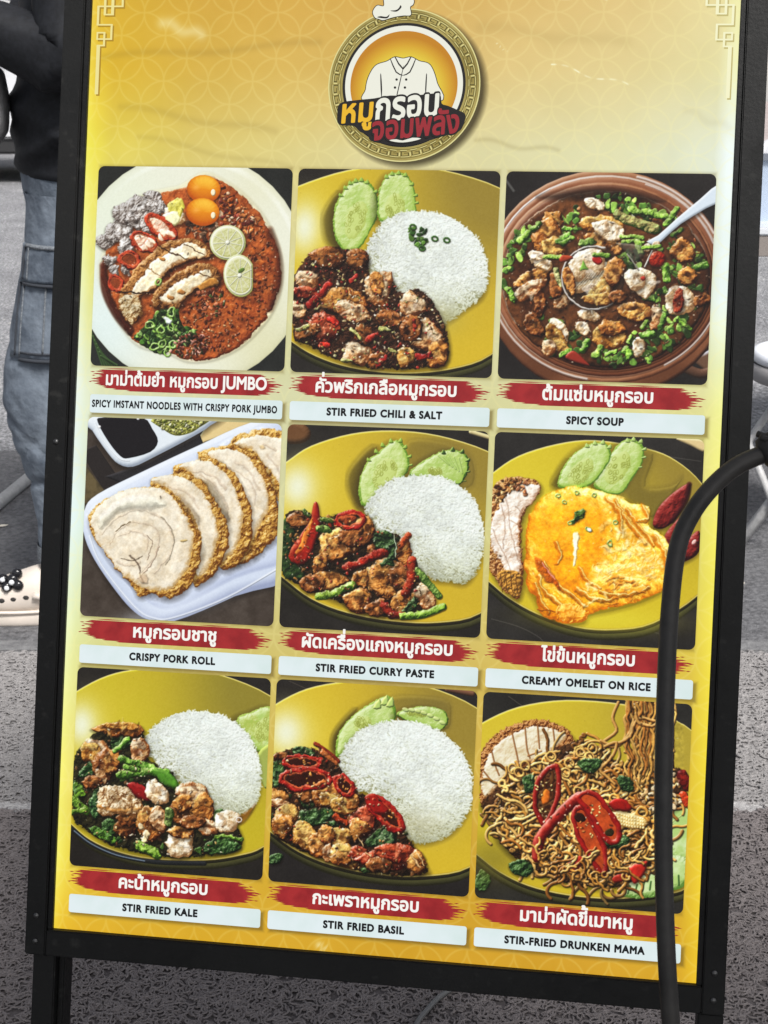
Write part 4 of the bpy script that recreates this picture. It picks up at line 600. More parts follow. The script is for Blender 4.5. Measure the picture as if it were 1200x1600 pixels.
# ------------------------------------------------------------------ helpers
def lin(c): 
    return tuple(((v / 255) / 12.92 if v / 255 <= .04045 else ((v / 255 + .055) / 1.055) ** 2.4) for v in c)
def dusty(m, amt=.5, scale=6):
    """uneven gloss and a little pale dust"""
    nt = m.node_tree; p = nt.nodes['Principled BSDF']; tc = nt.nodes.new('ShaderNodeTexCoord'); n = nt.nodes.new('ShaderNodeTexNoise'); n.inputs['Scale'].default_value = scale; n.inputs['Detail'].default_value = 10; n.inputs['Roughness'].default_value = .75
    nt.links.new(tc.outputs['Object'], n.inputs['Vector']); r = nt.nodes.new('ShaderNodeMapRange'); r.inputs[1].default_value = .35; r.inputs[2].default_value = .7; r.inputs[3].default_value = .35; r.inputs[4].default_value = .35 + amt
    nt.links.new(n.outputs['Fac'], r.inputs[0]); nt.links.new(r.outputs[0], p.inputs['Roughness'])
    v = nt.nodes.new('ShaderNodeTexNoise'); v.inputs['Scale'].default_value = 90; v.inputs['Detail'].default_value = 4; nt.links.new(tc.outputs['Object'], v.inputs['Vector'])
    rp = nt.nodes.new('ShaderNodeValToRGB'); b = p.inputs['Base Color'].default_value; rp.color_ramp.elements[0].position = .62; rp.color_ramp.elements[0].color = (.006, .0062, .0062, 1); rp.color_ramp.elements[1].position = .78; rp.color_ramp.elements[1].color = (.018, .018, .017, 1)
    nt.links.new(v.outputs['Fac'], rp.inputs[0]); nt.links.new(rp.outputs[0], p.inputs['Base Color']); return m
def mat(name, base, rough=.6, metal=0, noise_scale=None, noise_amt=.25, bump=0, bump_scale=None, c2=None, detail=6, spec=.5, coat=0, alpha=None, trans=0):
    m = bpy.data.materials.new(name); m.use_nodes = True; nt = m.node_tree; p = nt.nodes['Principled BSDF']
    p.inputs['Base Color'].default_value = (*base, 1); p.inputs['Roughness'].default_value = rough; p.inputs['Metallic'].default_value = metal
    p.inputs['Specular IOR Level'].default_value = spec; p.inputs['Coat Weight'].default_value = coat; p.inputs['Transmission Weight'].default_value = trans
    tc = nt.nodes.new('ShaderNodeTexCoord')
    if noise_scale:
        n = nt.nodes.new('ShaderNodeTexNoise'); n.inputs['Scale'].default_value = noise_scale; n.inputs['Detail'].default_value = detail; n.inputs['Roughness'].default_value = .65
        nt.links.new(tc.outputs['Object'], n.inputs['Vector'])
        r = nt.nodes.new('ShaderNodeValToRGB'); r.color_ramp.elements[0].position = .32; r.color_ramp.elements[1].position = .68
        a = c2 if c2 else tuple(v * (1 - noise_amt) for v in base); b = base if c2 else tuple(min(1, v * (1 + noise_amt)) for v in base)
        r.color_ramp.elements[0].color = (*a, 1); r.color_ramp.elements[1].color = (*b, 1)
        nt.links.new(n.outputs['Fac'], r.inputs[0]); nt.links.new(r.outputs[0], p.inputs['Base Color'])
    if bump:
        n2 = nt.nodes.new('ShaderNodeTexNoise'); n2.inputs['Scale'].default_value = bump_scale or noise_scale or 50; n2.inputs['Detail'].default_value = 5
        nt.links.new(tc.outputs['Object'], n2.inputs['Vector'])
        bp = nt.nodes.new('ShaderNodeBump'); bp.inputs['Strength'].default_value = bump; bp.inputs['Distance'].default_value = .01
        nt.links.new(n2.outputs['Fac'], bp.inputs['Height']); nt.links.new(bp.outputs[0], p.inputs['Normal'])
    return m
def obj(name, v, f, m=None, parent=None, smooth=False, uv=None, loc=None):
    me = bpy.data.meshes.new(name); me.from_pydata([tuple(map(float, p)) for p in v], [], [tuple(map(int, q)) for q in f]); me.update()
    if m: me.materials.append(m)
    if smooth: me.polygons.foreach_set('use_smooth', [True] * len(me.polygons))
    if uv is not None:
        l = me.uv_layers.new(name='uv'); idx = np.zeros(len(me.loops), np.int32); me.loops.foreach_get('vertex_index', idx)
        l.data.foreach_set('uv', np.array(uv, np.float32)[idx].ravel())
    return link(name, me, parent, loc)
def link(name, me, parent=None, loc=None):
    o = bpy.data.objects.new(name, me); COL.objects.link(o)
    if loc is not None: o.location = loc
    if parent: o.parent = parent
    return o
def empty(name, loc=(0, 0, 0), rz=0):
    o = bpy.data.objects.new(name, None); COL.objects.link(o); o.location = loc; o.rotation_euler = (0, 0, rz); o.empty_display_size = .1; return o
def tag(o, label=None, cat=None, group=None, kind=None):
    if label: o['label'] = label
    if cat: o['category'] = cat
    if group: o['group'] = group
    if kind: o['kind'] = kind
    return o
def boxd(x0, x1, y0, y1, z0, z1, bev=0.0):
    bm = bmesh.new(); bmesh.ops.create_cube(bm, size=1)
    for q in bm.verts: q.co = ((x0 + x1) / 2 + q.co.x * (x1 - x0), (y0 + y1) / 2 + q.co.y * (y1 - y0), (z0 + z1) / 2 + q.co.z * (z1 - z0))
    if bev: bmesh.ops.bevel(bm, geom=bm.edges[:], offset=bev, segments=2, affect='EDGES')
    bm.verts.index_update(); r = [tuple(q.co) for q in bm.verts], [[q.index for q in f.verts] for f in bm.faces]; bm.free(); return r
def box(name, x0, x1, y0, y1, z0, z1, m, parent=None, bev=0.0):
    v, f = boxd(x0, x1, y0, y1, z0, z1, bev); return obj(name, v, f, m, parent)
def tubed(pts, r, n=10, smooth_sub=0, cap=True, base=0):
    p = np.array(pts, float)
    if smooth_sub:
        q = []
        for i in range(len(p) - 1):
            a, b, c, d = p[max(i - 1, 0)], p[i], p[i + 1], p[min(i + 2, len(p) - 1)]
            for t in np.linspace(0, 1, smooth_sub, endpoint=False): q.append(.5 * ((2 * b) + (-a + c) * t + (2 * a - 5 * b + 4 * c - d) * t * t + (-a + 3 * b - 3 * c + d) * t ** 3))
        q.append(p[-1]); p = np.array(q)
    rr = np.full(len(p), r) if np.isscalar(r) else np.interp(np.linspace(0, 1, len(p)), np.linspace(0, 1, len(r)), r)
    V = []; F = []; up = None
    for i in range(len(p)):
        t = p[min(i + 1, len(p) - 1)] - p[max(i - 1, 0)]; t /= np.linalg.norm(t) + 1e-12
        if up is None: up = np.cross(t, [0.3, .2, 1]); 
        up = up - t * up.dot(t); up /= np.linalg.norm(up) + 1e-12; w = np.cross(t, up)
        for k in range(n):
            a = 2 * math.pi * k / n; V.append(p[i] + rr[i] * (math.cos(a) * up + math.sin(a) * w))
    for i in range(len(p) - 1):
        for k in range(n):
            a = base + i * n + k; b = base + i * n + (k + 1) % n; F.append((a, b, b + n, a + n))
    if cap: F.append([base + k for k in range(n)][::-1]); F.append([base + (len(p) - 1) * n + k for k in range(n)])
    return V, F
def tube(name, pts, r, m, parent=None, n=10, sub=0):
    v, f = tubed(pts, r, n, sub); return obj(name, v, f, m, parent, True)
def ground_pt(px, py, z=0.0, H=CAM_H):
    """place on a level at height z seen in the given direction of the photograph (layout survey)"""
    dx, dy = (px - 600) / 2300, (py - 800) / 2300
    d = np.array([dx, math.cos(PITCH) - dy * math.sin(PITCH), -math.sin(PITCH) - dy * math.cos(PITCH)])
    t = (z - H) / d[2]; return np.array([0, 0, H]) + d * t
def at_depth(px, py, depth):
    dx, dy = (px - 600) / 2300, (py - 800) / 2300
    return np.array([0, 0, CAM_H]) + depth * np.array([dx, math.cos(PITCH) - dy * math.sin(PITCH), -math.sin(PITCH) - dy * math.cos(PITCH)])

# ------------------------------------------------------------------ ground
M_road = mat('asphalt', (.20, .20, .21), .9, noise_scale=30, c2=(.10, .10, .105), bump=.9, bump_scale=90)
M_far = mat('far_pavement', (.34, .29, .28), .9, noise_scale=3, noise_amt=.25)
M_conc = mat('worn_concrete', (.21, .21, .212), .9, noise_scale=40, c2=(.10, .10, .105), bump=.5, bump_scale=120)
def road_material():
    m = bpy.data.materials.new('rough_asphalt'); m.use_nodes = True; nt = m.node_tree; p = nt.nodes['Principled BSDF']; L = nt.links
    tc = nt.nodes.new('ShaderNodeTexCoord'); p.inputs['Roughness'].default_value = .85
    n1 = nt.nodes.new('ShaderNodeTexNoise'); n1.inputs['Scale'].default_value = 70; n1.inputs['Detail'].default_value = 8; n1.inputs['Roughness'].default_value = .75
    n2 = nt.nodes.new('ShaderNodeTexNoise'); n2.inputs['Scale'].default_value = 2.2; n2.inputs['Detail'].default_value = 4
    vo = nt.nodes.new('ShaderNodeTexVoronoi'); vo.inputs['Scale'].default_value = 95
    for n in (n1, n2, vo): L.new(tc.outputs['Object'], n.inputs['Vector'])
    r = nt.nodes.new('ShaderNodeValToRGB'); e = r.color_ramp.elements
    e[0].position = .34; e[0].color = (.075, .076, .08, 1); e[1].position = .72; e[1].color = (.66, .66, .67, 1)
    e.new(.47).color = (.20, .202, .21, 1); e.new(.6).color = (.36, .36, .375, 1)
    mx = nt.nodes.new('ShaderNodeMix'); mx.data_type = 'FLOAT'; mx.inputs[0].default_value = .35
    L.new(n1.outputs['Fac'], mx.inputs[2]); L.new(vo.outputs['Distance'], mx.inputs[3]); L.new(mx.outputs[0], r.inputs[0])
    mul = nt.nodes.new('ShaderNodeMix'); mul.data_type = 'RGBA'; mul.blend_type = 'MULTIPLY'; mul.inputs[0].default_value = .5
    r2 = nt.nodes.new('ShaderNodeValToRGB'); r2.color_ramp.elements[0].position = .35; r2.color_ramp.elements[1].position = .6; r2.color_ramp.elements[0].color = (.45, .45, .47, 1)
    L.new(n2.outputs['Fac'], r2.inputs[0]); L.new(r.outputs[0], mul.inputs[6]); L.new(r2.outputs[0], mul.inputs[7]); L.new(mul.outputs[2], p.inputs['Base Color'])
    b = nt.nodes.new('ShaderNodeBump'); b.inputs['Strength'].default_value = 1; b.inputs['Distance'].default_value = .012; L.new(mx.outputs[0], b.inputs['Height']); L.new(b.outputs[0], p.inputs['Normal'])
    return m
M_road = road_material()
def sheet(name, x0, x1, y0, y1, z, m, nx=1, ny=1, amp=0):
    X, Y = np.linspace(x0, x1, nx + 1), np.linspace(y0, y1, ny + 1); V = []; F = []
    for j in range(ny + 1):
        for i in range(nx + 1): V.append((X[i], Y[j], z + amp * (NZ[12][(j * 7) % 1024, (i * 7) % 1024])))
    for j in range(ny):
        for i in range(nx): a = j * (nx + 1) + i; F.append((a, a + 1, a + nx + 2, a + nx + 1))
    return tag(obj(name, V, F, m, smooth=bool(amp)), kind='structure')
sheet('ground', -150, 150, -120, 280, -.03, M_conc)
sheet('road', -40, 40, 2.79, 15.5, 0, M_road, 200, 100, .0025)
R2 = mat('dark_asphalt_strip', (.17, .17, .178), .9, noise_scale=75, c2=(.05, .05, .054), bump=.9, bump_scale=95, detail=9)
sheet('dark_road_strip', -9, 9, 2.79, 4.25, .0045, R2, 160, 30, .002)  # darker strip of asphalt along the near edge of the road
sheet('pavement', -40, 40, -6, 2.785, -.004, M_conc)
box_v = boxd(-40, 40, 15.5, 24.9, -.02, .10, .01); tag(obj('far_pavement', *box_v, M_far), kind='structure')

def curls(n, x0, x1, y0, y1, L, r, z, seed, hvar=.0026):
    """squiggles of extruded plastic, numpy-built: (verts, faces)"""
    R = np.random.RandomState(seed); K = 7
    x = R.uniform(x0, x1, n); y = R.uniform(y0, y1, n); a = R.uniform(0, 6.28, n); k = R.choice([-1, 1], n) * R.uniform(.25, .95, n)
    st = L / K * R.uniform(.7, 1.25, n); pts = np.zeros((n, K, 3)); z0 = z + R.uniform(0, hvar, n)
    for i in range(K):
        pts[:, i, 0] = x; pts[:, i, 1] = y; pts[:, i, 2] = z0 + hvar * np.sin(math.pi * i / (K - 1)) * .8
        a = a + k; fl = R.rand(n) < .16; k = np.where(fl, -k, k); x = x + st * np.cos(a); y = y + st * np.sin(a)
    t = np.gradient(pts, axis=1); t /= np.linalg.norm(t, axis=2, keepdims=True) + 1e-9
    side = np.cross(t, [0, 0, 1.0]); side /= np.linalg.norm(side, axis=2, keepdims=True) + 1e-9
    up = np.array([0, 0, 1.0])
    V = np.stack([pts - side * r, pts - side * r * .5 + up * r * .85, pts + side * r * .5 + up * r * .85, pts + side * r], 2)   # n,K,4,3
    base = (np.arange(n) * K * 4)[:, None, None] + (np.arange(K - 1) * 4)[None, :, None] + np.arange(3)[None, None, :]
    F = np.stack([base, base + 1, base + 5, base + 4], -1).reshape(-1, 4)
    return V.reshape(-1, 3), F
def np_obj(name, V, F, m, parent=None, smooth=False):
    me = bpy.data.meshes.new(name); nv, nf = len(V), len(F); k = F.shape[1]
    me.vertices.add(nv); me.vertices.foreach_set('co', V.astype(np.float32).ravel())
    me.loops.add(nf * k); me.loops.foreach_set('vertex_index', F.astype(np.int32).ravel())
    me.polygons.add(nf); me.polygons.foreach_set('loop_start', np.arange(0, nf * k, k, dtype=np.int32))
    me.polygons.foreach_set('use_smooth', np.full(nf, smooth)); me.update(calc_edges=True); me.materials.append(m)
    return link(name, me, parent)
def coil_material(name, c, c2):
    m = mat(name, c, .75, noise_scale=160, c2=c2, detail=3)
    return m
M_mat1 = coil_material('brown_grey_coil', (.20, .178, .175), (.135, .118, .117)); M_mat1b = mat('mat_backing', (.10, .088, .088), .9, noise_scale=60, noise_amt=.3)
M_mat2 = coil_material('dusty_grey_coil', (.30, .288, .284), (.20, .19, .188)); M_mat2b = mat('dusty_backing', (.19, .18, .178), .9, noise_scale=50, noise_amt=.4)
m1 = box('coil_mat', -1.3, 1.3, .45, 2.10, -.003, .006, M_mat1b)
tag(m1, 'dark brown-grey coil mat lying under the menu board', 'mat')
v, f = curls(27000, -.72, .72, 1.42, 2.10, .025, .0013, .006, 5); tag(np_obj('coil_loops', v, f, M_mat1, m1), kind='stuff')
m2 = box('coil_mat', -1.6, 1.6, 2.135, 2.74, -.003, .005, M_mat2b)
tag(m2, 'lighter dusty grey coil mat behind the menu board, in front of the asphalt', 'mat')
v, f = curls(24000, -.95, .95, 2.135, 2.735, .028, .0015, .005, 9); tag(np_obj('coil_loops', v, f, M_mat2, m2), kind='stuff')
M_edge = mat('pale_grit', (.5, .49, .48), .9, noise_scale=120, c2=(.26, .25, .25), bump=.6, bump_scale=200)
tag(sheet('joint_strip', -1.6, 1.6, 2.10, 2.135, .006, M_edge, 240, 4, .002), kind='structure')
# the lip where the pavement meets the road
v, f = boxd(-6, 6, 2.745, 2.80, -.004, .008, .003); tag(obj('pavement_edge', v, f, M_conc), kind='structure')
# grit and pale flecks on the asphalt
def grit():
    R = np.random.RandomState(4); n = 9000
    x = R.uniform(-2.4, 2.6, n); y = 2.85 + R.rand(n) ** 1.5 * 5.5; s = R.uniform(.0012, .0042, n) * (1 + (R.rand(n) < .05) * 1.2)
    o = np.array([[1, 0, 0], [-.4, .8, 0], [-.5, -.8, 0], [.1, 0, .55]]); V = []
    a = R.uniform(0, 6.28, n); ca, sa = np.cos(a), np.sin(a)
    X = x[:, None] + s[:, None] * (o[None, :, 0] * ca[:, None] * 1.5 - o[None, :, 1] * sa[:, None]); Y = y[:, None] + s[:, None] * (o[None, :, 0] * sa[:, None] * 1.5 + o[None, :, 1] * ca[:, None])
    Z = .001 + s[:, None] * o[None, :, 2]; V = np.stack([X, Y, Z], -1).reshape(-1, 3); b = (np.arange(n) * 4)[:, None]
    F = np.concatenate([b + np.array([[0, 1, 3]]), b + np.array([[1, 2, 3]]), b + np.array([[2, 0, 3]])], 0)
    tag(np_obj('grit', V, F, mat('pale_grit_stones', (.5, .49, .47), .8, noise_scale=9, c2=(.16, .16, .16))), kind='stuff')
grit()
M_leaf = mat('dry_leaf', (.62, .58, .50), .7, noise_scale=60, noise_amt=.2)
for i, (px, py, sc, ro, lb) in enumerate([(5, 826, .030, .6, 'small pale curled leaf on the asphalt at the left edge'), (1159, 915, .020, 1.8, 'small white leaf scrap on the asphalt right of the board'), (1187, 1030, .016, .3, 'tiny pale leaf scrap on the grey mat right of the board')]):
    q = ground_pt(px, py); V = []; F = []
    for k in range(7):
        t = k / 6; w = math.sin(math.pi * min(1, t * .95 + .05)) * .4; z = .008 + .25 * (t - .5) ** 2
        for s_ in (-1, 0, 1): V.append(((t - .5) * sc, s_ * w * sc * .7, .004 + sc * (z + .22 * abs(s_) * w)))
    for k in range(6):
        for s_ in range(2): a = k * 3 + s_; F.append((a, a + 1, a + 4, a + 3))
    o = obj('dry_leaf', V, F, M_leaf, None, True, loc=(q[0], q[1], .002)); o.rotation_euler = (0, 0, ro); tag(o, lb, 'leaf')

# ------------------------------------------------------------------ lettering (outlines of the built-in face, fattened by a distance field)
_G = {}
def glyph(c):
    if c in _G: return _G[c]
    def outl(t):
        cu = bpy.data.curves.new('t', 'FONT'); cu.body = t; cu.size = 1; o = bpy.data.objects.new('t', cu); COL.objects.link(o)
        dg = bpy.context.evaluated_depsgraph_get(); k = o.evaluated_get(dg).to_curve(dg); out = []
        for sp in k.splines:
            if sp.type == 'BEZIER':
                bp = sp.bezier_points; n = len(bp); pl = []
                for i in range(n):
                    a, b = bp[i], bp[(i + 1) % n]; p0, p1, p2, p3 = [np.array(q[:2]) for q in (a.co, a.handle_right, b.handle_left, b.co)]
                    st = 1 if np.linalg.norm((p1 - p0)) + np.linalg.norm(p3 - p2) < 1e-6 else 5
                    for t_ in np.arange(st) / st: pl.append((1 - t_) ** 3 * p0 + 3 * (1 - t_) ** 2 * t_ * p1 + 3 * (1 - t_) * t_ * t_ * p2 + t_ ** 3 * p3)
                out.append(np.array(pl))
            else: out.append(np.array([q.co[:2] for q in sp.points]))
        o.evaluated_get(dg).to_curve_clear(); bpy.data.objects.remove(o); bpy.data.curves.remove(cu); return out
    own = outl(c) if c != ' ' else []
    bar = outl('|'); both = outl(c + '|')
    x = lambda L: max(q[:, 0].max() for q in L[-1:]) if L else 0
    adv = max(q[:, 0].max() for q in both) - max(q[:, 0].max() for q in bar)
    if c in THAI_MARKS: adv = 0
    _G[c] = (own, adv); return _G[c]
THAI_MARKS = set('ัิีึืุู่้๊๋็์')
THAI_UP = set('ัิีึื')
def text_field(text, bold, res=44, gap=0.0):
    """signed distance of a line of text on a grid; returns field, x0, y0, step, width"""
    pl = []; pen = 0; prev_up = False
    for c in text:
        own, adv = glyph(c); dy = 0
        if c in '่้๊๋' and prev_up: dy = .235
        pl.append([q + [pen, dy] for q in own]); prev_up = c in THAI_UP or (prev_up and c in THAI_MARKS)
        pen += adv + (gap if adv else 0)
    x0, y0, st = -.15, -.42, 1 / res; nx, ny = int((pen + .3) * res), int(1.75 * res); f = np.full((ny, nx), -1.0, np.float32)
    for G in pl:
        if not G: continue
        A = np.vstack(G); i0 = max(0, int((A[:, 0].min() - .12 - x0) * res)); i1 = min(nx, int((A[:, 0].max() + .12 - x0) * res) + 2)
        j0 = max(0, int((A[:, 1].min() - .12 - y0) * res)); j1 = min(ny, int((A[:, 1].max() + .12 - y0) * res) + 2)
        X = x0 + np.arange(i0, i1)[None, :] * st + 1e-5; Y = y0 + np.arange(j0, j1)[:, None] * st + 1e-5
        d2 = np.full((j1 - j0, i1 - i0), 9.0); wn_ = np.zeros(d2.shape, int)
        for q in G:
            for k in range(len(q)):
                ax, ay = q[k]; bx, by = q[(k + 1) % len(q)]; ex, ey = bx - ax, by - ay; LL = ex * ex + ey * ey
                if LL < 1e-12: continue
                t = np.clip(((X - ax) * ex + (Y - ay) * ey) / LL, 0, 1); np.minimum(d2, (X - ax - t * ex) ** 2 + (Y - ay - t * ey) ** 2, out=d2)
                if ay != by:
                    xc = X < (ex) * (Y - ay) / (ey) + ax; wn_ += ((ay <= Y) & (by > Y) & xc).astype(int) - ((ay > Y) & (by <= Y) & xc).astype(int)
        d = np.sqrt(d2); d = np.where(wn_ != 0, d, -d); f[j0:j1, i0:i1] = np.maximum(f[j0:j1, i0:i1], d)
    return f + bold, x0, y0, st, pen
def field_mesh(f, x0, y0, st):
    ny, nx = f.shape; ins = f > 0; V = []; F = []; idx = {}
    def vert(k, p):
        if k not in idx: idx[k] = len(V); V.append(p)
        return idx[k]
    full = ins[:-1, :-1] & ins[1:, :-1] & ins[:-1, 1:] & ins[1:, 1:]; anyc = ins[:-1, :-1] | ins[1:, :-1] | ins[:-1, 1:] | ins[1:, 1:]
    for j in range(ny - 1):
        i = 0
        while i < nx - 1:
            if full[j, i]:
                k = i
                while k < nx - 1 and full[j, k]: k += 1
                F.append((vert((i, j), (x0 + i * st, y0 + j * st)), vert((k, j), (x0 + k * st, y0 + j * st)), vert((k, j + 1), (x0 + k * st, y0 + (j + 1) * st)), vert((i, j + 1), (x0 + i * st, y0 + (j + 1) * st)))); i = k; continue
            if anyc[j, i]:
                c = [(i, j), (i + 1, j), (i + 1, j + 1), (i, j + 1)]; poly = []
                for a in range(4):
                    p, q = c[a], c[(a + 1) % 4]; fp, fq = f[p[1], p[0]], f[q[1], q[0]]
                    if fp > 0: poly.append(vert(p, (x0 + p[0] * st, y0 + p[1] * st)))
                    if (fp > 0) != (fq > 0):
                        t = fp / (fp - fq); poly.append(vert(('e',) + tuple(sorted((p, q))), (x0 + (p[0] + (q[0] - p[0]) * t) * st, y0 + (p[1] + (q[1] - p[1]) * t) * st)))
                if len(poly) > 2: F.append(poly)
            i += 1
    return np.array(V), F
def text_obj(name, text, bold, m, parent, x, y, width, height_em, z, slant=0.0, rot=0.0, gap=0.0, res=44, xalign='c'):
    """height_em: metres per em vertically; the line is stretched to the given width"""
    f, x0, y0, st, w = text_field(text, bold, res, gap); V, F = field_mesh(f, x0, y0, st)
    lo = V[:, 0].min(); hi = V[:, 0].max(); sx = width / (hi - lo)
    X = (V[:, 0] - (lo + hi) / 2) * sx + slant * V[:, 1] * height_em; Y = V[:, 1] * height_em; c, s_ = math.cos(rot), math.sin(rot)
    P = np.c_[x + X * c - Y * s_, y + X * s_ + Y * c, np.full(len(X), z)]
    return obj(name, P, F, m, parent)

# ------------------------------------------------------------------ the menu board
UN = .188                                  # one printed photograph is 188 mm wide
Rb = np.array([[0.98974, -0.04369, 0.13605], [0.0444, 0.99901, -0.00217], [-0.13582, 0.00819, 0.9907]]); tb = np.array([-1.44, -1.7478, 7.4374])
Cw = np.array([[1, 0, 0], [0, -math.sin(PITCH), math.cos(PITCH)], [0, -math.cos(PITCH), -math.sin(PITCH)]])   # columns: right, down, forward
ax = Cw @ Rb[:, 0]; dn = Cw @ Rb[:, 1]; nrm = -(Cw @ Rb[:, 2])
O0 = np.array([0, 0, CAM_H]) + Cw @ tb * UN
u_mid = 1.53; vg = -(O0 + ax * u_mid * UN)[2] / (dn[2] * UN)         # where the front legs meet the ground
Ob = O0 + ax * u_mid * UN + dn * vg * UN
board = bpy.data.objects.new('menu_board', None); COL.objects.link(board); board.empty_display_size = .2
Mb = Matrix(((ax[0], -dn[0], nrm[0], Ob[0]), (ax[1], -dn[1], nrm[1], Ob[1]), (ax[2], -dn[2], nrm[2], Ob[2]), (0, 0, 0, 1)))
board.matrix_world = Mb; Mbi = Mb.inverted()
tag(board, 'black framed lit menu board with nine food photos, standing on black legs', 'menu board')
bx = lambda u: (u - u_mid) * UN
by = lambda v: (vg - v) * UN
M_frame = mat('black_frame_paint', (.006, .0062, .0062), .5, spec=.2, noise_scale=40, noise_amt=.3, bump=.04, bump_scale=300)
dusty(M_frame)
M_back = mat('board_back', (.03, .03, .03), .7)
U0, U1, V0, V1 = -.069, 3.134, -1.10, 3.868; FU0, FU1, FV0, FV1 = -.205, 3.268, -1.24, 4.0
def bbox(name, u0, u1, v0, v1, z0, z1, m, bev=.0012, parent=board): return box(name, bx(u0), bx(u1), by(v1), by(v0), z0, z1, m, parent, bev)
bbox('frame_stile', FU0, U0 - .028, FV0, FV1, -.030, .0075, M_frame); bbox('frame_stile', U1 + .028, FU1, FV0, FV1, -.030, .0075, M_frame)
bbox('snap_lip', U0 - .026, U0, V0, V1, -.004, .0045, M_frame, .0006); bbox('snap_lip', U1, U1 + .026, V0, V1, -.004, .0045, M_frame, .0006)
bbox('frame_rail', U0 - .026, U1 + .026, V1 + .001, FV1, -.030, .007, M_frame); bbox('frame_rail', U0 - .026, U1 + .026, FV0, V0 - .001, -.030, .007, M_frame)
bbox('back_panel', U0 - .02, U1 + .02, V0 - .01, V1 + .01, -.028, -.008, M_back, 0)
M_screw = mat('dull_screw', (.10, .10, .10), .4, metal=.8)
for u, v in ((-.15, 3.93), (-.15, 3.80), (3.215, 3.93), (3.215, 3.80), (-.15, 1.4), (3.215, 1.4)):
    q = [(bx(u), by(v), .0074), (bx(u), by(v), .0086)]; tube('screw', q, .0026, M_screw, board, 10)
# legs
vfoot = vg - .02
bbox('leg', -.168, -.052, FV1 + .002, vfoot, -.022, .002, M_frame); bbox('leg_brace', -.050, -.016, FV1 + .002, vfoot - .06, -.030, -.008, M_frame)
bbox('leg', 3.147, 3.268, FV1 + .002, vfoot, -.022, .004, M_frame)
M_rub = mat('black_rubber', (.012, .012, .012), .8)
bbox('rubber_foot', -.175, -.045, vfoot, vg - .0, -.026, .006, M_rub); bbox('rubber_foot', 3.14, 3.275, vfoot, vg, -.026, .008, M_rub)
for u in (.02, 3.06):
    top = Ob + ax * bx(u) - dn * by(-1.0) * 1 + nrm * -.045; foot = np.array([top[0] + .05, 0, 0]) + (top - top); foot = top + np.array([.09, .62, 0]); foot[2] = .008
    a, b = [Mbi @ Vector(q) for q in (top, foot)]; tube('rear_leg', [a, b], .011, M_frame, board, 8)
# printed film
def print_material(name, img=None, color=None, nz=0, strength=1.0, coord_uv=True, c2=None, nscale=40):
    m = bpy.data.materials.new(name); m.use_nodes = True; nt = m.node_tree; p = nt.nodes['Principled BSDF']
    p.inputs['Base Color'].default_value = (.008, .008, .008, 1); p.inputs['Roughness'].default_value = .3; p.inputs['Specular IOR Level'].default_value = .10
    p.inputs['Emission Strength'].default_value = strength
    if img:
        t = nt.nodes.new('ShaderNodeTexImage'); t.image = img; t.extension = 'EXTEND'; nt.links.new(t.outputs[0], p.inputs['Emission Color'])
    else:
        p.inputs['Emission Color'].default_value = (*lin(color), 1)
        if c2:
            tc = nt.nodes.new('ShaderNodeTexCoord'); n = nt.nodes.new('ShaderNodeTexNoise'); n.inputs['Scale'].default_value = nscale; n.inputs['Detail'].default_value = 5
            r = nt.nodes.new('ShaderNodeValToRGB'); r.color_ramp.elements[0].position = .38; r.color_ramp.elements[1].position = .62
            r.color_ramp.elements[0].color = (*lin(c2), 1); r.color_ramp.elements[1].color = (*lin(color), 1)
            nt.links.new(tc.outputs['Object'], n.inputs['Vector']); nt.links.new(n.outputs['Fac'], r.inputs[0]); nt.links.new(r.outputs[0], p.inputs['Emission Color'])
    return m
def make_image(name, a):
    h, w = a.shape[:2]; im = bpy.data.images.new(name, w, h, alpha=False); px = np.ones((h, w, 4), np.float32); px[..., :3] = a[::-1]
    im.pixels.foreach_set(px.ravel()); im.update(); im.pack(); return im
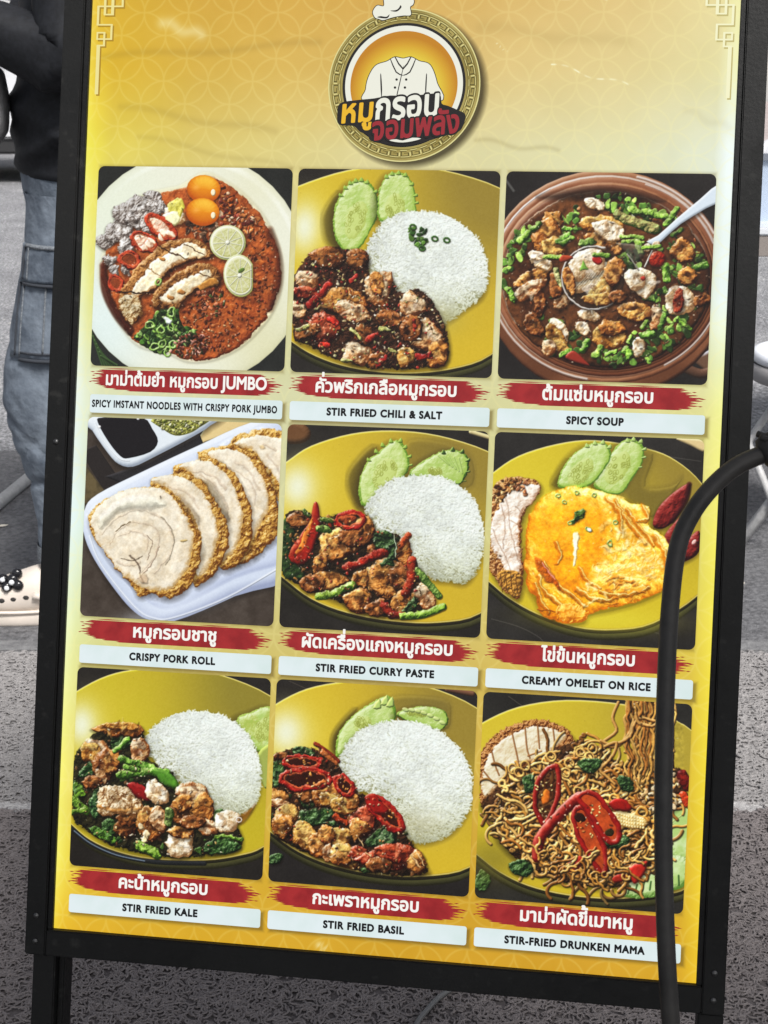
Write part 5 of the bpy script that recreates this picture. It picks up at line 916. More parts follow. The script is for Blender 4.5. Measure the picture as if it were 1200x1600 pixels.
def background_print():
    k = 300; w, h = int((U1 - U0) * k), int((V1 - V0) * k)
    us = np.array([-.07, -.02, .06, .5, 1.5, 2.6, 3.04, 3.10, 3.135]); vs = np.array([-1.1, -.5, -.1, .6, 1.12, 1.8, 2.4, 3.0, 3.5, 3.87])
    T = [[(232, 190, 60), (222, 178, 50), (216, 172, 50), (210, 162, 58), (214, 162, 68), (226, 192, 120), (232, 214, 150), (236, 226, 150), (240, 232, 160)],
         [(240, 214, 70), (228, 192, 48), (222, 182, 48), (216, 178, 72), (218, 184, 108), (226, 208, 146), (228, 220, 164), (238, 238, 190), (244, 246, 190)],
         [(246, 238, 90), (240, 226, 80), (226, 208, 84), (222, 202, 112), (220, 210, 154), (226, 224, 178), (226, 232, 208), (240, 250, 246), (242, 252, 248)],
         [(240, 246, 190), (232, 232, 140), (220, 220, 150), (216, 210, 150), (214, 212, 160), (222, 222, 180), (226, 236, 214), (238, 250, 246), (240, 252, 244)],
         [(236, 246, 236), (228, 236, 206), (222, 226, 184), (216, 216, 172), (212, 212, 164), (220, 214, 150), (226, 222, 150), (238, 238, 150), (244, 244, 150)],
         [(232, 248, 246), (224, 242, 232), (218, 228, 192), (214, 214, 160), (208, 204, 150), (218, 208, 120), (226, 216, 104), (240, 230, 100), (248, 238, 100)],
         [(240, 248, 190), (228, 232, 160), (222, 222, 150), (210, 196, 110), (212, 192, 110), (216, 184, 76), (222, 194, 66), (236, 214, 66), (246, 226, 70)],
         [(250, 244, 120), (240, 230, 120), (226, 210, 90), (212, 186, 76), (210, 178, 72), (212, 170, 56), (222, 186, 50), (236, 208, 56), (246, 218, 56)],
         [(250, 242, 110), (240, 222, 80), (226, 194, 56), (216, 176, 50), (210, 166, 46), (212, 162, 44), (220, 176, 44), (232, 196, 46), (242, 208, 50)],
         [(244, 212, 60), (236, 190, 44), (228, 180, 42), (220, 172, 40), (214, 164, 40), (212, 160, 40), (218, 168, 40), (232, 186, 42), (242, 198, 46)]]
    T = np.array(T, np.float32); U = U0 + (np.arange(w) + .5) / k; V = V0 + (np.arange(h) + .5) / k
    a = np.stack([np.stack([np.interp(U, us, T[j, :, c]) for j in range(len(vs))]) for c in range(3)], -1)     # rows x w x 3
    a = np.stack([[np.interp(V, vs, a[:, i, c]) for c in range(3)] for i in range(w)], 0).transpose(2, 0, 1) / 255.0
    a = a.astype(np.float32)
    # interlocking rings
    UU, VV = np.meshgrid(U, V); per = .2285; cu, cv = .2035, -.4305; line = np.zeros(UU.shape, np.float32)
    for ou, ov in ((0, 0), (.5, .5)):
        x = ((UU - cu) / per - ou + .5) % 1 - .5; y = ((VV - cv) / per - ov + .5) % 1 - .5
        for sx in (0, 1, -1):
            for sy in (0, 1, -1):
                r = np.hypot(x - sx, y - sy) * per; line = np.maximum(line, np.exp(-((r - .115) / .0048) ** 2))
    fade = .17 + .10 * np.clip((VV - 3.2), 0, 1) * 0; a += (np.array([1, .96, .66]) - a) * (line * fade)[..., None]
    n1 = np.tile(NZ[60], (2, 1))[:h, :w] if h > 1024 else NZ[60][:h, :w]; a += n1[..., None] * .012
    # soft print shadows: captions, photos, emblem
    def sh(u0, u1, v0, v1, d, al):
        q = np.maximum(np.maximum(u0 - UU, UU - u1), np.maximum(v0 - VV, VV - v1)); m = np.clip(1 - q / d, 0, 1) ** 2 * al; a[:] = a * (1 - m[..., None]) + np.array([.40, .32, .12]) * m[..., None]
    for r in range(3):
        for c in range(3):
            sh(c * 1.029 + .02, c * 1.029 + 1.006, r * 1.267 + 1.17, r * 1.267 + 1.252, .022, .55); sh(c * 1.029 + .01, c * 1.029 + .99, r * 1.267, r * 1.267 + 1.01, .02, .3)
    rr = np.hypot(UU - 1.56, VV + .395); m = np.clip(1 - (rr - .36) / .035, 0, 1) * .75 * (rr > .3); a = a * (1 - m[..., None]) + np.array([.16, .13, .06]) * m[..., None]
    # creases and scratches of the film
    R = np.random.RandomState(11)
    for (x0, y0, x1, y1, al, wd) in [(2.25, -.52, 2.62, -.42, .9, .0035), (1.98, -.62, 2.03, -.58, .7, .004), (2.5, -.83, 2.1, -.86, .4, .003), (0, -.55, 1.1, -.62, -.10, .02), (.1, -.3, .9, -.18, -.09, .02), (.2, -.15, 1.0, .0, -.08, .015), (1.9, -.15, 2.3, -.1, -.12, .012), (.3, -.72, .5, -.66, .35, .03), (1.9, -.7, 2.6, -.62, -.06, .03), (2.9, -.3, 3.1, -.22, -.05, .02), (1.3, 3.84, 1.33, 3.86, .6, .02)]:
        ex, ey = x1 - x0, y1 - y0; L = ex * ex + ey * ey; t = np.clip(((UU - x0) * ex + (VV - y0) * ey) / L, 0, 1); d = np.hypot(UU - x0 - t * ex, VV - y0 - t * ey + .012 * np.sin(t * 9))
        m = np.exp(-(d / wd) ** 2) * abs(al) * (np.clip(.6 + .8 * np.sin(t * 40 + R.rand() * 6), .1, 1) if al > .5 else 1); tgt = np.array([1, 1, .86]) if al > 0 else np.array([.35, .26, .08])
        a = a + (tgt - a) * m[..., None]
    return np.clip(a, 0, 1)
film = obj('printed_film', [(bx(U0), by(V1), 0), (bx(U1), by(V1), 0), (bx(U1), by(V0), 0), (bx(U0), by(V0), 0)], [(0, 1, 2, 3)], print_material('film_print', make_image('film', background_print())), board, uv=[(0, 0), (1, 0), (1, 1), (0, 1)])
# nine photographs
def rrect(u0, u1, v0, v1, r, z, n=6):
    P = []
    for cx, cy, a0 in ((u1 - r, v0 + r, 0), (u0 + r, v0 + r, 90), (u0 + r, v1 - r, 180), (u1 - r, v1 - r, 270)):
        for k in range(n + 1): a = math.radians(a0 + 90 * k / n); P.append((cx + r * math.cos(a), cy - r * math.sin(a)))
    return P
NAMES = ['spicy noodle soup with egg yolks, lime slices and crispy pork', 'chili and salt pork pieces beside white rice and cucumber', 'dark spicy soup with green herbs and a spoon', 'slices of rolled crispy pork on a white tray', 'curry paste pork with green beans beside white rice', 'creamy golden omelet with dried chillies', 'green kale and pork beside white rice', 'basil pork with red chilli rings beside white rice', 'fried noodles with red chillies and roast pork']
THAI = ['มาม่าต้มยำ หมูกรอบ JUMBO', 'คั่วพริกเกลือหมูกรอบ', 'ต้มแซ่บหมูกรอบ', 'หมูกรอบชาชู', 'ผัดเครื่องแกงหมูกรอบ', 'ไข่ข้นหมูกรอบ', 'คะน้าหมูกรอบ', 'กะเพราหมูกรอบ', 'มาม่าผัดขี้เมาหมู']
ENG = ['SPICY IMSTANT NOODLES WITH CRISPY PORK JUMBO', 'STIR FRIED CHILI & SALT', 'SPICY SOUP', 'CRISPY PORK ROLL', 'STIR FRIED CURRY PASTE', 'CREAMY OMELET ON RICE', 'STIR FRIED KALE', 'STIR FRIED BASIL', 'STIR-FRIED DRUNKEN MAMA']
#          thai: u centre, width, v baseline ; english: u centre, width
TX = [(.50, .83, 1.10, .495, .955), (.482, .70, 1.10, .48, .575), (.485, .53, 1.10, .478, .275), (.498, .43, 1.098, .49, .445), (.494, .75, 1.098, .489, .59), (.494, .45, 1.098, .491, .617), (.493, .46, 1.098, .482, .39), (.493, .53, 1.098, .489, .405), (.495, .54, 1.098, .491, .674)]
M_red = print_material('banner_red', color=(168, 44, 46), c2=(146, 34, 38), nscale=60); M_cap = print_material('caption_white', color=(226, 238, 240), c2=(216, 232, 230), nscale=25)
M_tw = print_material('letter_white', color=(248, 246, 240)); M_tk = print_material('letter_black', color=(26, 26, 28))
ban_v = []; ban_f = []; Rr = np.random.RandomState(21); nb = 17
xl = [.045, .02, .05, .015, .035, .05, .02, .0, .03, .01, .04, .025, .05, .06, .075, .11, .2]; xr = [.90, .92, .905, .935, .92, .955, .94, .99, .965, .985, .95, .975, .94, .96, .925, .93, .90]
bh = .106 / nb; dark_rows = []
for k in range(nb):
    v0 = k * bh; v1 = v0 + bh; a, b = xl[k] + .006 * Rr.randn(), xr[k] + .006 * Rr.randn(); i = len(ban_v)
    ban_v += [((a + .02) * UN, -v0 * UN, 0), (a * UN, -(v0 + v1) / 2 * UN, 0), ((a + .02) * UN, -v1 * UN, 0), ((b - .02) * UN, -v1 * UN, 0), (b * UN, -(v0 + v1) / 2 * UN, 0), ((b - .02) * UN, -v0 * UN, 0)]
    ban_f.append((i, i + 1, i + 2, i + 3, i + 4, i + 5))
for (a, b, v) in [(.0, .028, .012), (.008, .03, .03), (-.006, .012, .062), (.965, 1.0, .05), (.96, .985, .085), (.93, .955, .018), (.06, .25, -.006), (.3, .55, -.004), (.6, .8, -.005)]:
    i = len(ban_v); h = .0035; ban_v += [(a * UN, -v * UN, 0), ((a + b) / 2 * UN, -(v + h) * UN, 0), (b * UN, -v * UN, 0), ((a + b) / 2 * UN, -(v - h * .6) * UN, 0)]; ban_f.append((i, i + 1, i + 2, i + 3))
ban_me = None
for idx in range(9):
    r, c = divmod(idx, 3); u0, v0 = c * 1.029, r * 1.267
    P = rrect(u0, u0 + 1, v0, v0 + 1.008, .032, 0)
    im = make_image('photo_%d' % idx, PHOTOS[idx]())
    o = obj('food_photo', [(bx(u), by(v), .0007) for u, v in P], [list(range(len(P)))], print_material('photo_print_%d' % idx, im), board, uv=[(u - u0, 1 - (v - v0) / 1.008) for u, v in P])
    tag(o, 'square photo of ' + NAMES[idx])
    if ban_me is None: b = obj('title_banner', ban_v, ban_f, M_red, board); ban_me = b.data
    else: b = link('title_banner', ban_me, board)
    b.location = (bx(u0), by(v0 + 1.026), .0006)
    tc_, tw_, tv_, ec, ew = TX[idx]
    tag(b, 'red brush stroke banner reading ' + THAI[idx])
    text_obj('lettering', THAI[idx], 0.031, M_tw, b, tc_ * UN, -(tv_ - 1.024) * UN, tw_ * UN, .089 * UN, .0004, res=40)
    P = rrect(.006, .998, 0, .093, .012, 0, 3)
    o = obj('caption_strip', [(u * UN, -v * UN, 0) for u, v in P], [list(range(len(P)))], M_cap, board, loc=(bx(u0), by(v0 + 1.152), .0006))
    tag(o, 'white caption strip reading ' + ENG[idx])
    text_obj('lettering', ENG[idx], .056 if idx else .046, M_tk, o, ec * UN, -.063 * UN, ew * UN, (.0500 if idx else .049) * UN, .0004, res=36, gap=.07)
# corner ornaments
def polyline_flat(pts, w, z):
    V = []; F = []
    for (a, b) in zip(pts[:-1], pts[1:]):
        x0, x1 = sorted((a[0], b[0])); y0, y1 = sorted((a[1], b[1])); i = len(V)
        V += [(x0 - w, y0 - w, z), (x1 + w, y0 - w, z), (x1 + w, y1 + w, z), (x0 - w, y1 + w, z)]; F.append((i, i + 1, i + 2, i + 3)); z += .00003
    return V, F
orn = [[(68, 440), (68, 215), (100, 215), (100, 155), (68, 155), (68, 185), (134, 185), (134, 118), (72, 118), (72, 32), (188, 32), (188, -40), (260, -40), (260, -70)], [(105, -30), (105, 70), (142, 70), (142, -90)], [(105, -30), (230, -30)]]
def orn_pts(L): return [((INV @ [130 + x / 3, y / 3, 1])[0] / (INV @ [130 + x / 3, y / 3, 1])[2], (INV @ [130 + x / 3, y / 3, 1])[1] / (INV @ [130 + x / 3, y / 3, 1])[2]) for x, y in L]
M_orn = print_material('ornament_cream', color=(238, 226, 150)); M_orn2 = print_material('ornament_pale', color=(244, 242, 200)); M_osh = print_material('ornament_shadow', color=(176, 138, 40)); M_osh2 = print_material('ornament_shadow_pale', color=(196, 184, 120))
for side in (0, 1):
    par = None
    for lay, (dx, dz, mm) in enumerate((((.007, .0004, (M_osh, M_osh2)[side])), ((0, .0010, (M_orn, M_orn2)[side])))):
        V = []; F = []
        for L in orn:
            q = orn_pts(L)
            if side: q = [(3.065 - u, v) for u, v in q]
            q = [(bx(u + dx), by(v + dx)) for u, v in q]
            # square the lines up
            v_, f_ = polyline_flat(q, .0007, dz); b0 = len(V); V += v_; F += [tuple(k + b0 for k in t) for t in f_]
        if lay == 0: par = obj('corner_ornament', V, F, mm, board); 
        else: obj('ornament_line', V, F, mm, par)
# emblem
EC, ER = (1.535, -.415), .376
def disc(name, r, m, parent, z, r0=0, n=96, c=EC):
    V = []; F = []; o = (bx(c[0]), by(c[1]))
    for k in range(n):
        a = 2 * math.pi * k / n; V.append((o[0] + r * UN * math.cos(a), o[1] + r * UN * math.sin(a), z))
    if r0:
        for k in range(n): a = 2 * math.pi * k / n; V.append((o[0] + r0 * UN * math.cos(a), o[1] + r0 * UN * math.sin(a), z))
        F = [(k, (k + 1) % n, n + (k + 1) % n, n + k) for k in range(n)]
    else: F = [list(range(n))]
    return obj(name, V, F, m, parent)
M_gold = print_material('emblem_gold', color=(178, 162, 92), c2=(150, 134, 70), nscale=20); M_ldark = print_material('emblem_black', color=(36, 34, 34)); M_lwhite = print_material('emblem_white', color=(236, 236, 222))
M_lite = print_material('emblem_light_gold', color=(226, 218, 150)); M_olive = print_material('emblem_olive', color=(92, 84, 40))
em = disc('emblem', ER, M_lite, board, .0005); disc('emblem_rim', ER * .985, M_gold, em, .0007, ER * .81)
disc('rim_line', ER * .955, M_olive, em, .0009, ER * .948); disc('rim_line', ER * .845, M_olive, em, .0009, ER * .838)
V = []; F = []; NK = 40                                                    # key pattern
def arc_q(a0, a1, r0, r1, z):
    i = len(V); n = 3
    for k in range(n + 1):
        a = a0 + (a1 - a0) * k / n
        for r in (r0, r1): V.append((bx(EC[0]) + r * ER * UN * math.cos(a), by(EC[1]) + r * ER * UN * math.sin(a), z))
    for k in range(n): F.append((i + 2 * k, i + 2 * k + 1, i + 2 * k + 3, i + 2 * k + 2))
for k in range(NK):
    a = 2 * math.pi * k / NK; s_ = 2 * math.pi / NK; t = .009; w = s_ * .11
    arc_q(a, a + s_ * .78, .93 - t, .93, .0011); arc_q(a + s_ * .78 - w, a + s_ * .78, .885, .93 - t, .0011); arc_q(a + s_ * .3, a + s_ * .78 - w, .885, .885 + t, .0011)
    arc_q(a, a + w, .862 + t, .93 - t, .0011); arc_q(a - s_ * .1, a + s_ * .55, .862, .862 + t, .0011)
tag(obj('key_pattern', V, F, M_olive, em), kind='stuff')
V = []; F = []
for k in range(NK):
    a = 2 * math.pi * (k + .03) / NK; s_ = 2 * math.pi / NK; t = .007; w = s_ * .09
    arc_q(a, a + s_ * .78, .94 - t, .94, .0010); arc_q(a + s_ * .80, a + s_ * .80 + w, .88, .93, .0010); arc_q(a - s_ * .1, a + s_ * .55, .85, .85 + t, .0010)
tag(obj('key_highlight', V, F, M_lite, em), kind='stuff')
disc('black_ring', ER * .81, M_ldark, em, .0009, ER * .775); disc('white_ring', ER * .775, M_lwhite, em, .0009, ER * .705)
m = print_material('emblem_sunburst', color=(255, 240, 170)); nt = m.node_tree; tc = nt.nodes.new('ShaderNodeTexCoord'); mp = nt.nodes.new('ShaderNodeVectorMath'); mp.operation = 'DISTANCE'; mp.inputs[1].default_value = (bx(EC[0]), by(EC[1] + .03), .0009)
rp = nt.nodes.new('ShaderNodeValToRGB'); rp.color_ramp.elements[0].position = .30; rp.color_ramp.elements[0].color = (*lin((244, 236, 190)), 1); rp.color_ramp.elements[1].position = 1; rp.color_ramp.elements[1].color = (*lin((196, 132, 34)), 1)
rp.color_ramp.elements.new(.62).color = (*lin((230, 206, 66)), 1); rp.color_ramp.elements.new(.85).color = (*lin((214, 164, 46)), 1)
mr = nt.nodes.new('ShaderNodeMath'); mr.operation = 'DIVIDE'; mr.inputs[1].default_value = ER * .705 * UN
nt.links.new(tc.outputs['Object'], mp.inputs[0]); nt.links.new(mp.outputs['Value'], mr.inputs[0]); nt.links.new(mr.outputs[0], rp.inputs[0]); nt.links.new(rp.outputs[0], nt.nodes['Principled BSDF'].inputs['Emission Color'])
disc('sunburst', ER * .705, m, em, .0009)
def e_uv(x, y): q = INV @ [480 + x / 4, y / 4, 1]; return (bx(q[0] / q[2]), by(q[1] / q[2]))
def poly_print(name, pts, m, parent, z, sub=5, grow=0):
    p = curve(pts, sub) if sub else np.array(pts, float)
    if grow:
        d = np.roll(p, -1, 0) - np.roll(p, 1, 0); n = np.c_[d[:, 1], -d[:, 0]]; n /= np.linalg.norm(n, axis=1, keepdims=True) + 1e-9
        ar = (p[:, 0] * np.roll(p[:, 1], -1) - np.roll(p[:, 0], -1) * p[:, 1]).sum(); p = p + n * grow * (1 if ar > 0 else -1)
    return obj(name, [(*e_uv(x, y), z) for x, y in p], [list(range(len(p)))], m, parent)
hat = [(478, 128), (452, 122), (425, 112), (412, 76), (438, 38), (480, 40), (484, -12), (540, -42), (612, -38), (655, -14), (668, 8), (662, 32), (644, 48), (648, 96), (600, 100), (540, 110)]
jack = [(378, 640), (368, 560), (386, 480), (430, 412), (500, 386), (548, 360), (600, 368), (650, 360), (700, 384), (770, 410), (812, 520), (822, 640)]
poly_print('hat_outline', hat, M_ldark, em, .0011, grow=5); h = poly_print('chef_hat', hat, M_lwhite, em, .0013)
poly_print('hat_fold', [(520, 70), (560, 76), (590, 50), (584, 36), (575, 52), (556, 66)], M_ldark, h, .0015); poly_print('hat_fold', [(440, 112), (500, 118), (516, 92), (496, 108), (460, 104)], M_ldark, h, .0015)
poly_print('jacket_outline', jack, M_ldark, em, .0011, grow=5); j = poly_print('chef_jacket', jack, M_lwhite, em, .0013)
for q in ([(458, 470), (464, 470), (470, 560), (466, 620), (460, 560)], [(744, 470), (750, 470), (746, 560), (742, 620), (738, 560)], [(548, 362), (600, 440), (652, 362), (644, 362), (600, 426), (556, 362)], [(598, 432), (602, 432), (560, 620), (554, 620)], [(520, 376), (526, 376), (560, 450), (596, 470), (596, 476), (554, 456)], [(674, 376), (680, 376), (646, 456), (604, 476), (604, 470), (640, 450)]): poly_print('jacket_seam', q, M_ldark, j, .0015, 2)
M_ly = print_material('emblem_yellow', color=(236, 184, 44)); M_lr = print_material('emblem_red', color=(156, 44, 52))
back = [(205, 650), (300, 630), (420, 618), (520, 600), (640, 604), (760, 590), (830, 592), (842, 650), (880, 664), (940, 690), (990, 720), (975, 790), (940, 830), (840, 858), (700, 900), (600, 915), (500, 905), (400, 884), (380, 846), (330, 826), (290, 790), (200, 782), (190, 720)]
poly_print('lettering_shadow', back, M_ldark, em, .0017, 3)
def elet(text, x, y, w, em_h, m, rot, z): 
    p = e_uv(x, y); q = e_uv(x + w, y)
    for nm, bo, mm, dz in (('letter_outline', .08, M_ldark, 0), ('lettering', .028, m, .0003)):
        text_obj(nm, text, bo, mm, em, p[0], p[1], (q[0] - p[0]) * (1.03 if bo > .05 else 1), em_h * .0002, z + dz, slant=.12, rot=rot, res=44)
elet('หมู', 312, 764, 195, 150, M_ly, .085, .0019); elet('กรอบ', 622, 742, 398, 176, M_lwhite, .10, .0019); elet('จอมพลัง', 675, 856, 550, 146, M_lr, .10, .0026)
poly_print('brush_fleck', [(515, 882), (560, 876), (600, 884), (660, 866), (715, 872), (660, 888), (600, 896), (550, 892)], M_lwhite, em, .0034, 2)

for bu, bv in ((560, 500), (550, 550), (620, 500), (612, 550)): poly_print('jacket_button', ell(bu, bv, 8, 8, 0, 10), M_ldark, j, .0015, 0)
# ------------------------------------------------------------------ cables
M_cable = mat('black_cable', (.010, .0095, .009), .45, noise_scale=35, c2=(.028, .026, .024), bump=.12, bump_scale=45, spec=.4)
cab = empty('power_cable', at_depth(1037, 1300, 1.0)); cab.location = (0, 0, 0)
pts = [(1420, 560), (1320, 640), (1250, 683), (1195, 708), (1150, 729), (1110, 764), (1078, 808), (1058, 860), (1047, 950), (1041, 1060), (1037, 1200), (1037, 1350), (1042, 1500), (1050, 1620), (1062, 1760)]
P = [at_depth(x, y, 1.0) for x, y in pts]; g = P[-1]; P += [np.array([g[0] + .01, g[1] + .01, .35]), np.array([g[0] + .02, g[1] - .01, .10]), np.array([g[0] + .06, g[1] - .06, .014]), np.array([g[0] + .2, g[1] - .12, .0125]), np.array([g[0] + .45, g[1] - .1, .0125])]
tube('cord', P, .0063, M_cable, cab, 14, 6)
a, b = at_depth(1192, 709, 1.0), at_depth(1262, 676, 1.0); c = a + (b - a) * 2.2
v, f = tubed([a - (b - a) * .05, a, a + (b - a) * .15, b, c], [.0066, .0105, .0120, .0120, .0105], 16); obj('plug', v, f, M_rub, cab, True)
for s_ in (-1, 1):
    d = np.array([0, .004 * s_, .002]); v, f = tubed([a + d + np.array([.002, 0, .009]), a + d + np.array([-.004, 0, .011])], .0022, 8); obj('plug_lug', v, f, M_rub, cab, True)
v, f = tubed([c, c + np.array([.05, 0, .05]), c + np.array([.08, .0, .3]), np.array([c[0] + .1, .75, 1.9]), np.array([c[0] + .1, .617, 2.33])], .0063, 10, 6); obj('cord', v, f, M_cable, cab, True)
tag(cab, 'thick black power cable looping down in front of the menu board', 'cable')
M_gc = mat('grey_cable', (.12, .12, .12), .4)
P = [ground_pt(x, y) + [0, 0, .0145] for x, y in [(830, 1500), (790, 1528), (745, 1548), (715, 1556), (690, 1570), (668, 1592), (648, 1622), (640, 1680)]]
gc = tube('floor_cable', P, .0036, M_gc, None, 8, 5); tag(gc, 'thin grey cable lying on the dark mat below the menu board', 'cable')

# ------------------------------------------------------------------ the passer-by behind the board
def skin_mesh(name, J, E, sub=2):
    """J: list of (x,y,z,rx,ry); E: edges"""
    me = bpy.data.meshes.new(name); me.from_pydata([j[:3] for j in J], E, []); me.update(); o = bpy.data.objects.new(name, me); COL.objects.link(o)
    md = o.modifiers.new('s', 'SKIN'); md.use_smooth_shade = True
    for i, j in enumerate(J): me.skin_vertices[0].data[i].radius = (j[3], j[4]); me.skin_vertices[0].data[i].use_root = (i == 0)
    sb = o.modifiers.new('d', 'SUBSURF'); sb.levels = sub; sb.render_levels = sub
    dg = bpy.context.evaluated_depsgraph_get(); r = bpy.data.meshes.new_from_object(o.evaluated_get(dg)); bpy.data.objects.remove(o); r.name = name
    r.polygons.foreach_set('use_smooth', [True] * len(r.polygons)); return r
M_skin = mat('skin', (.48, .29, .20), .5); M_jack = mat('black_jacket_cloth', (.010, .011, .014), .72, noise_scale=90, noise_amt=.4, bump=.3, bump_scale=14, spec=.3)
M_jean = mat('washed_denim', (.22, .26, .31), .85, noise_scale=9, c2=(.045, .06, .085), bump=.6, bump_scale=30, detail=12)
M_seam = mat('denim_seam', (.24, .26, .28), .9, noise_scale=220, c2=(.06, .07, .085)); M_thread = mat('denim_dark_edge', (.035, .04, .05), .9)
px_, py_ = -.60, 2.99                                                   # pelvis
J = [(px_, py_ + .10, .90, .13, .11), (px_ + .0, py_ + .10, 1.08, .12, .10), (px_ + .01, py_ + .10, 1.28, .13, .13), (px_ + .01, py_ + .10, 1.40, .08, .08), (px_ - .01, py_ + .10, 1.46, .05, .05), (px_ - .03, py_ + .10, 1.55, .075, .07), (px_ - .035, py_ + .10, 1.63, .08, .07),
     (px_ - .02, py_ - .0, .86, .085, .085), (px_ - .075, py_ - .03, .47, .06, .06), (px_ - .06, py_ - .05, .09, .04, .04), (px_ - .15, py_ - .06, .045, .035, .03), (px_ - .21, py_ - .06, .04, .03, .02),
     (px_ + .02, py_ + .20, .86, .085, .085), (px_ + .06, py_ + .22, .47, .06, .06), (px_ + .14, py_ + .22, .09, .04, .04), (px_ + .06, py_ + .23, .045, .035, .03), (px_ - .0, py_ + .23, .04, .03, .02),
     (px_, py_ - .08, 1.37, .05, .05), (px_ + .04, py_ - .13, 1.12, .038, .038), (px_ - .18, py_ - .09, 1.22, .03, .028), (px_ - .24, py_ - .08, 1.24, .035, .018), (px_ - .29, py_ - .075, 1.24, .034, .016),
     (px_, py_ + .28, 1.37, .05, .05), (px_ + .04, py_ + .33, 1.12, .038, .038), (px_ - .18, py_ + .27, 1.22, .03, .028), (px_ - .24, py_ + .25, 1.24, .035, .018), (px_ - .29, py_ + .24, 1.24, .034, .016)]
E = [(0, 1), (1, 2), (2, 3), (3, 4), (4, 5), (5, 6), (0, 7), (7, 8), (8, 9), (9, 10), (10, 11), (0, 12), (12, 13), (13, 14), (14, 15), (15, 16), (2, 17), (17, 18), (18, 19), (19, 20), (20, 21), (2, 22), (22, 23), (23, 24), (24, 25), (25, 26)]
for base in (21, 26):                                                   # fingers, slightly curled
    bx_, by_, bz_ = J[base][:3]
    for k, (oy, L) in enumerate(((-.028, .030), (-.010, .036), (.010, .034), (.028, .026))):
        i = len(J); J += [(bx_ - .012, by_ + oy, bz_, .009, .009), (bx_ - .012 - L, by_ + oy, bz_ - .004, .008, .008), (bx_ - .012 - L * 1.5, by_ + oy, bz_ - .022, .007, .007)]; E += [(base, i), (i, i + 1), (i + 1, i + 2)]
    i = len(J); J += [(bx_ + .03, by_ + .03, bz_ + .01, .010, .010), (bx_ - .0, by_ + .05, bz_ - .005, .009, .009)]; E += [(base - 1, i), (i, i + 1)]
person = empty('person', (px_, py_ + .1, 0)); tag(person, 'person in black jacket and washed cargo jeans standing behind the board', 'person')
def place(me, name, m, parent): me.materials.clear(); me.materials.append(m); me.transform(Matrix.Translation((-px_, -(py_ + .1), 0))); return link(name, me, parent)
place(skin_mesh('body', J, E), 'body', M_skin, person)
def rings(secs, V, F, n=56, sub=4):
    """upright garment tube: z, x centre, y centre, rx, ry"""
    q = curve(secs, sub, False); b0 = len(V)
    for (z, x, y, rx, ry) in q:
        for k in range(n): a = 2 * math.pi * k / n; V.append((x + rx * math.cos(a), y + ry * math.sin(a), z))
    for i in range(len(q) - 1):
        for k in range(n): a = b0 + i * n + k; b = b0 + i * n + (k + 1) % n; F.append((a, b, b + n, a + n))
def folded(name, V, F, folds, kf, m, parent):
    me = bpy.data.meshes.new(name); me.from_pydata(V, [], F); me.update(); me.polygons.foreach_set('use_smooth', [True] * len(me.polygons))
    vv = np.array(V, float); nn = np.zeros(len(V) * 3); me.vertices.foreach_get('normal', nn); nn = nn.reshape(-1, 3); f = np.zeros(len(vv))
    for (zc, sl_, w, am) in folds:
        d = vv[:, 2] - zc - sl_ * (vv[:, 0] - px_ + .06) - .014 * np.sin(vv[:, 0] * kf + zc * 30); side = .35 + .65 * np.clip(-nn[:, 1], 0, 1); f += 1.5 * am * np.exp(-(d / w) ** 2) * side
    vv += nn * f[:, None]; me.vertices.foreach_set('co', vv.ravel()); me.update(); return me, vv
V = []; F = []
near = [(.90, -.708, .12), (.86, -.708, .12), (.747, -.725, .116), (.644, -.752, .114), (.512, -.780, .112), (.44, -.775, .106), (.376, -.760, .098), (.323, -.744, .088), (.28, -.736, .080), (.236, -.731, .074), (.143, -.728, .068)]
rings([(z, x + r, py_ - .03 + (.86 - min(z, .86)) * -.03, r, r * .98) for z, x, r in near], V, F, sub=7)
rings([(z, x + .13, py_ + .21, r, r) for z, x, r in [(.9, -.70, .12), (.75, -.70, .115), (.5, -.68, .11), (.3, -.62, .09), (.15, -.60, .075)]], V, F)
rings([(1.0, px_ - .005, py_ + .09, .13, .19), (.90, px_ - .0, py_ + .09, .135, .2), (.82, px_ + .01, py_ + .09, .125, .18)], V, F)
jm, vv = folded('jeans', V, F, [(.565, .5, .010, .007), (.535, -.7, .012, .008), (.46, .9, .010, .009), (.43, .2, .008, .007), (.39, -.5, .010, .009), (.34, .6, .008, .008), (.30, -.2, .008, .008), (.26, .5, .008, .006), (.22, -.3, .007, .005), (.82, .3, .010, .004), (.50, 1.6, .008, .006), (.36, -1.5, .008, .006), (.18, .2, .006, .004)], 38, None, None)
bvh = BVHTree.FromPolygons([tuple(q) for q in vv], [tuple(p.vertices) for p in jm.polygons])
jeans = place(jm, 'jeans', M_jean, person)
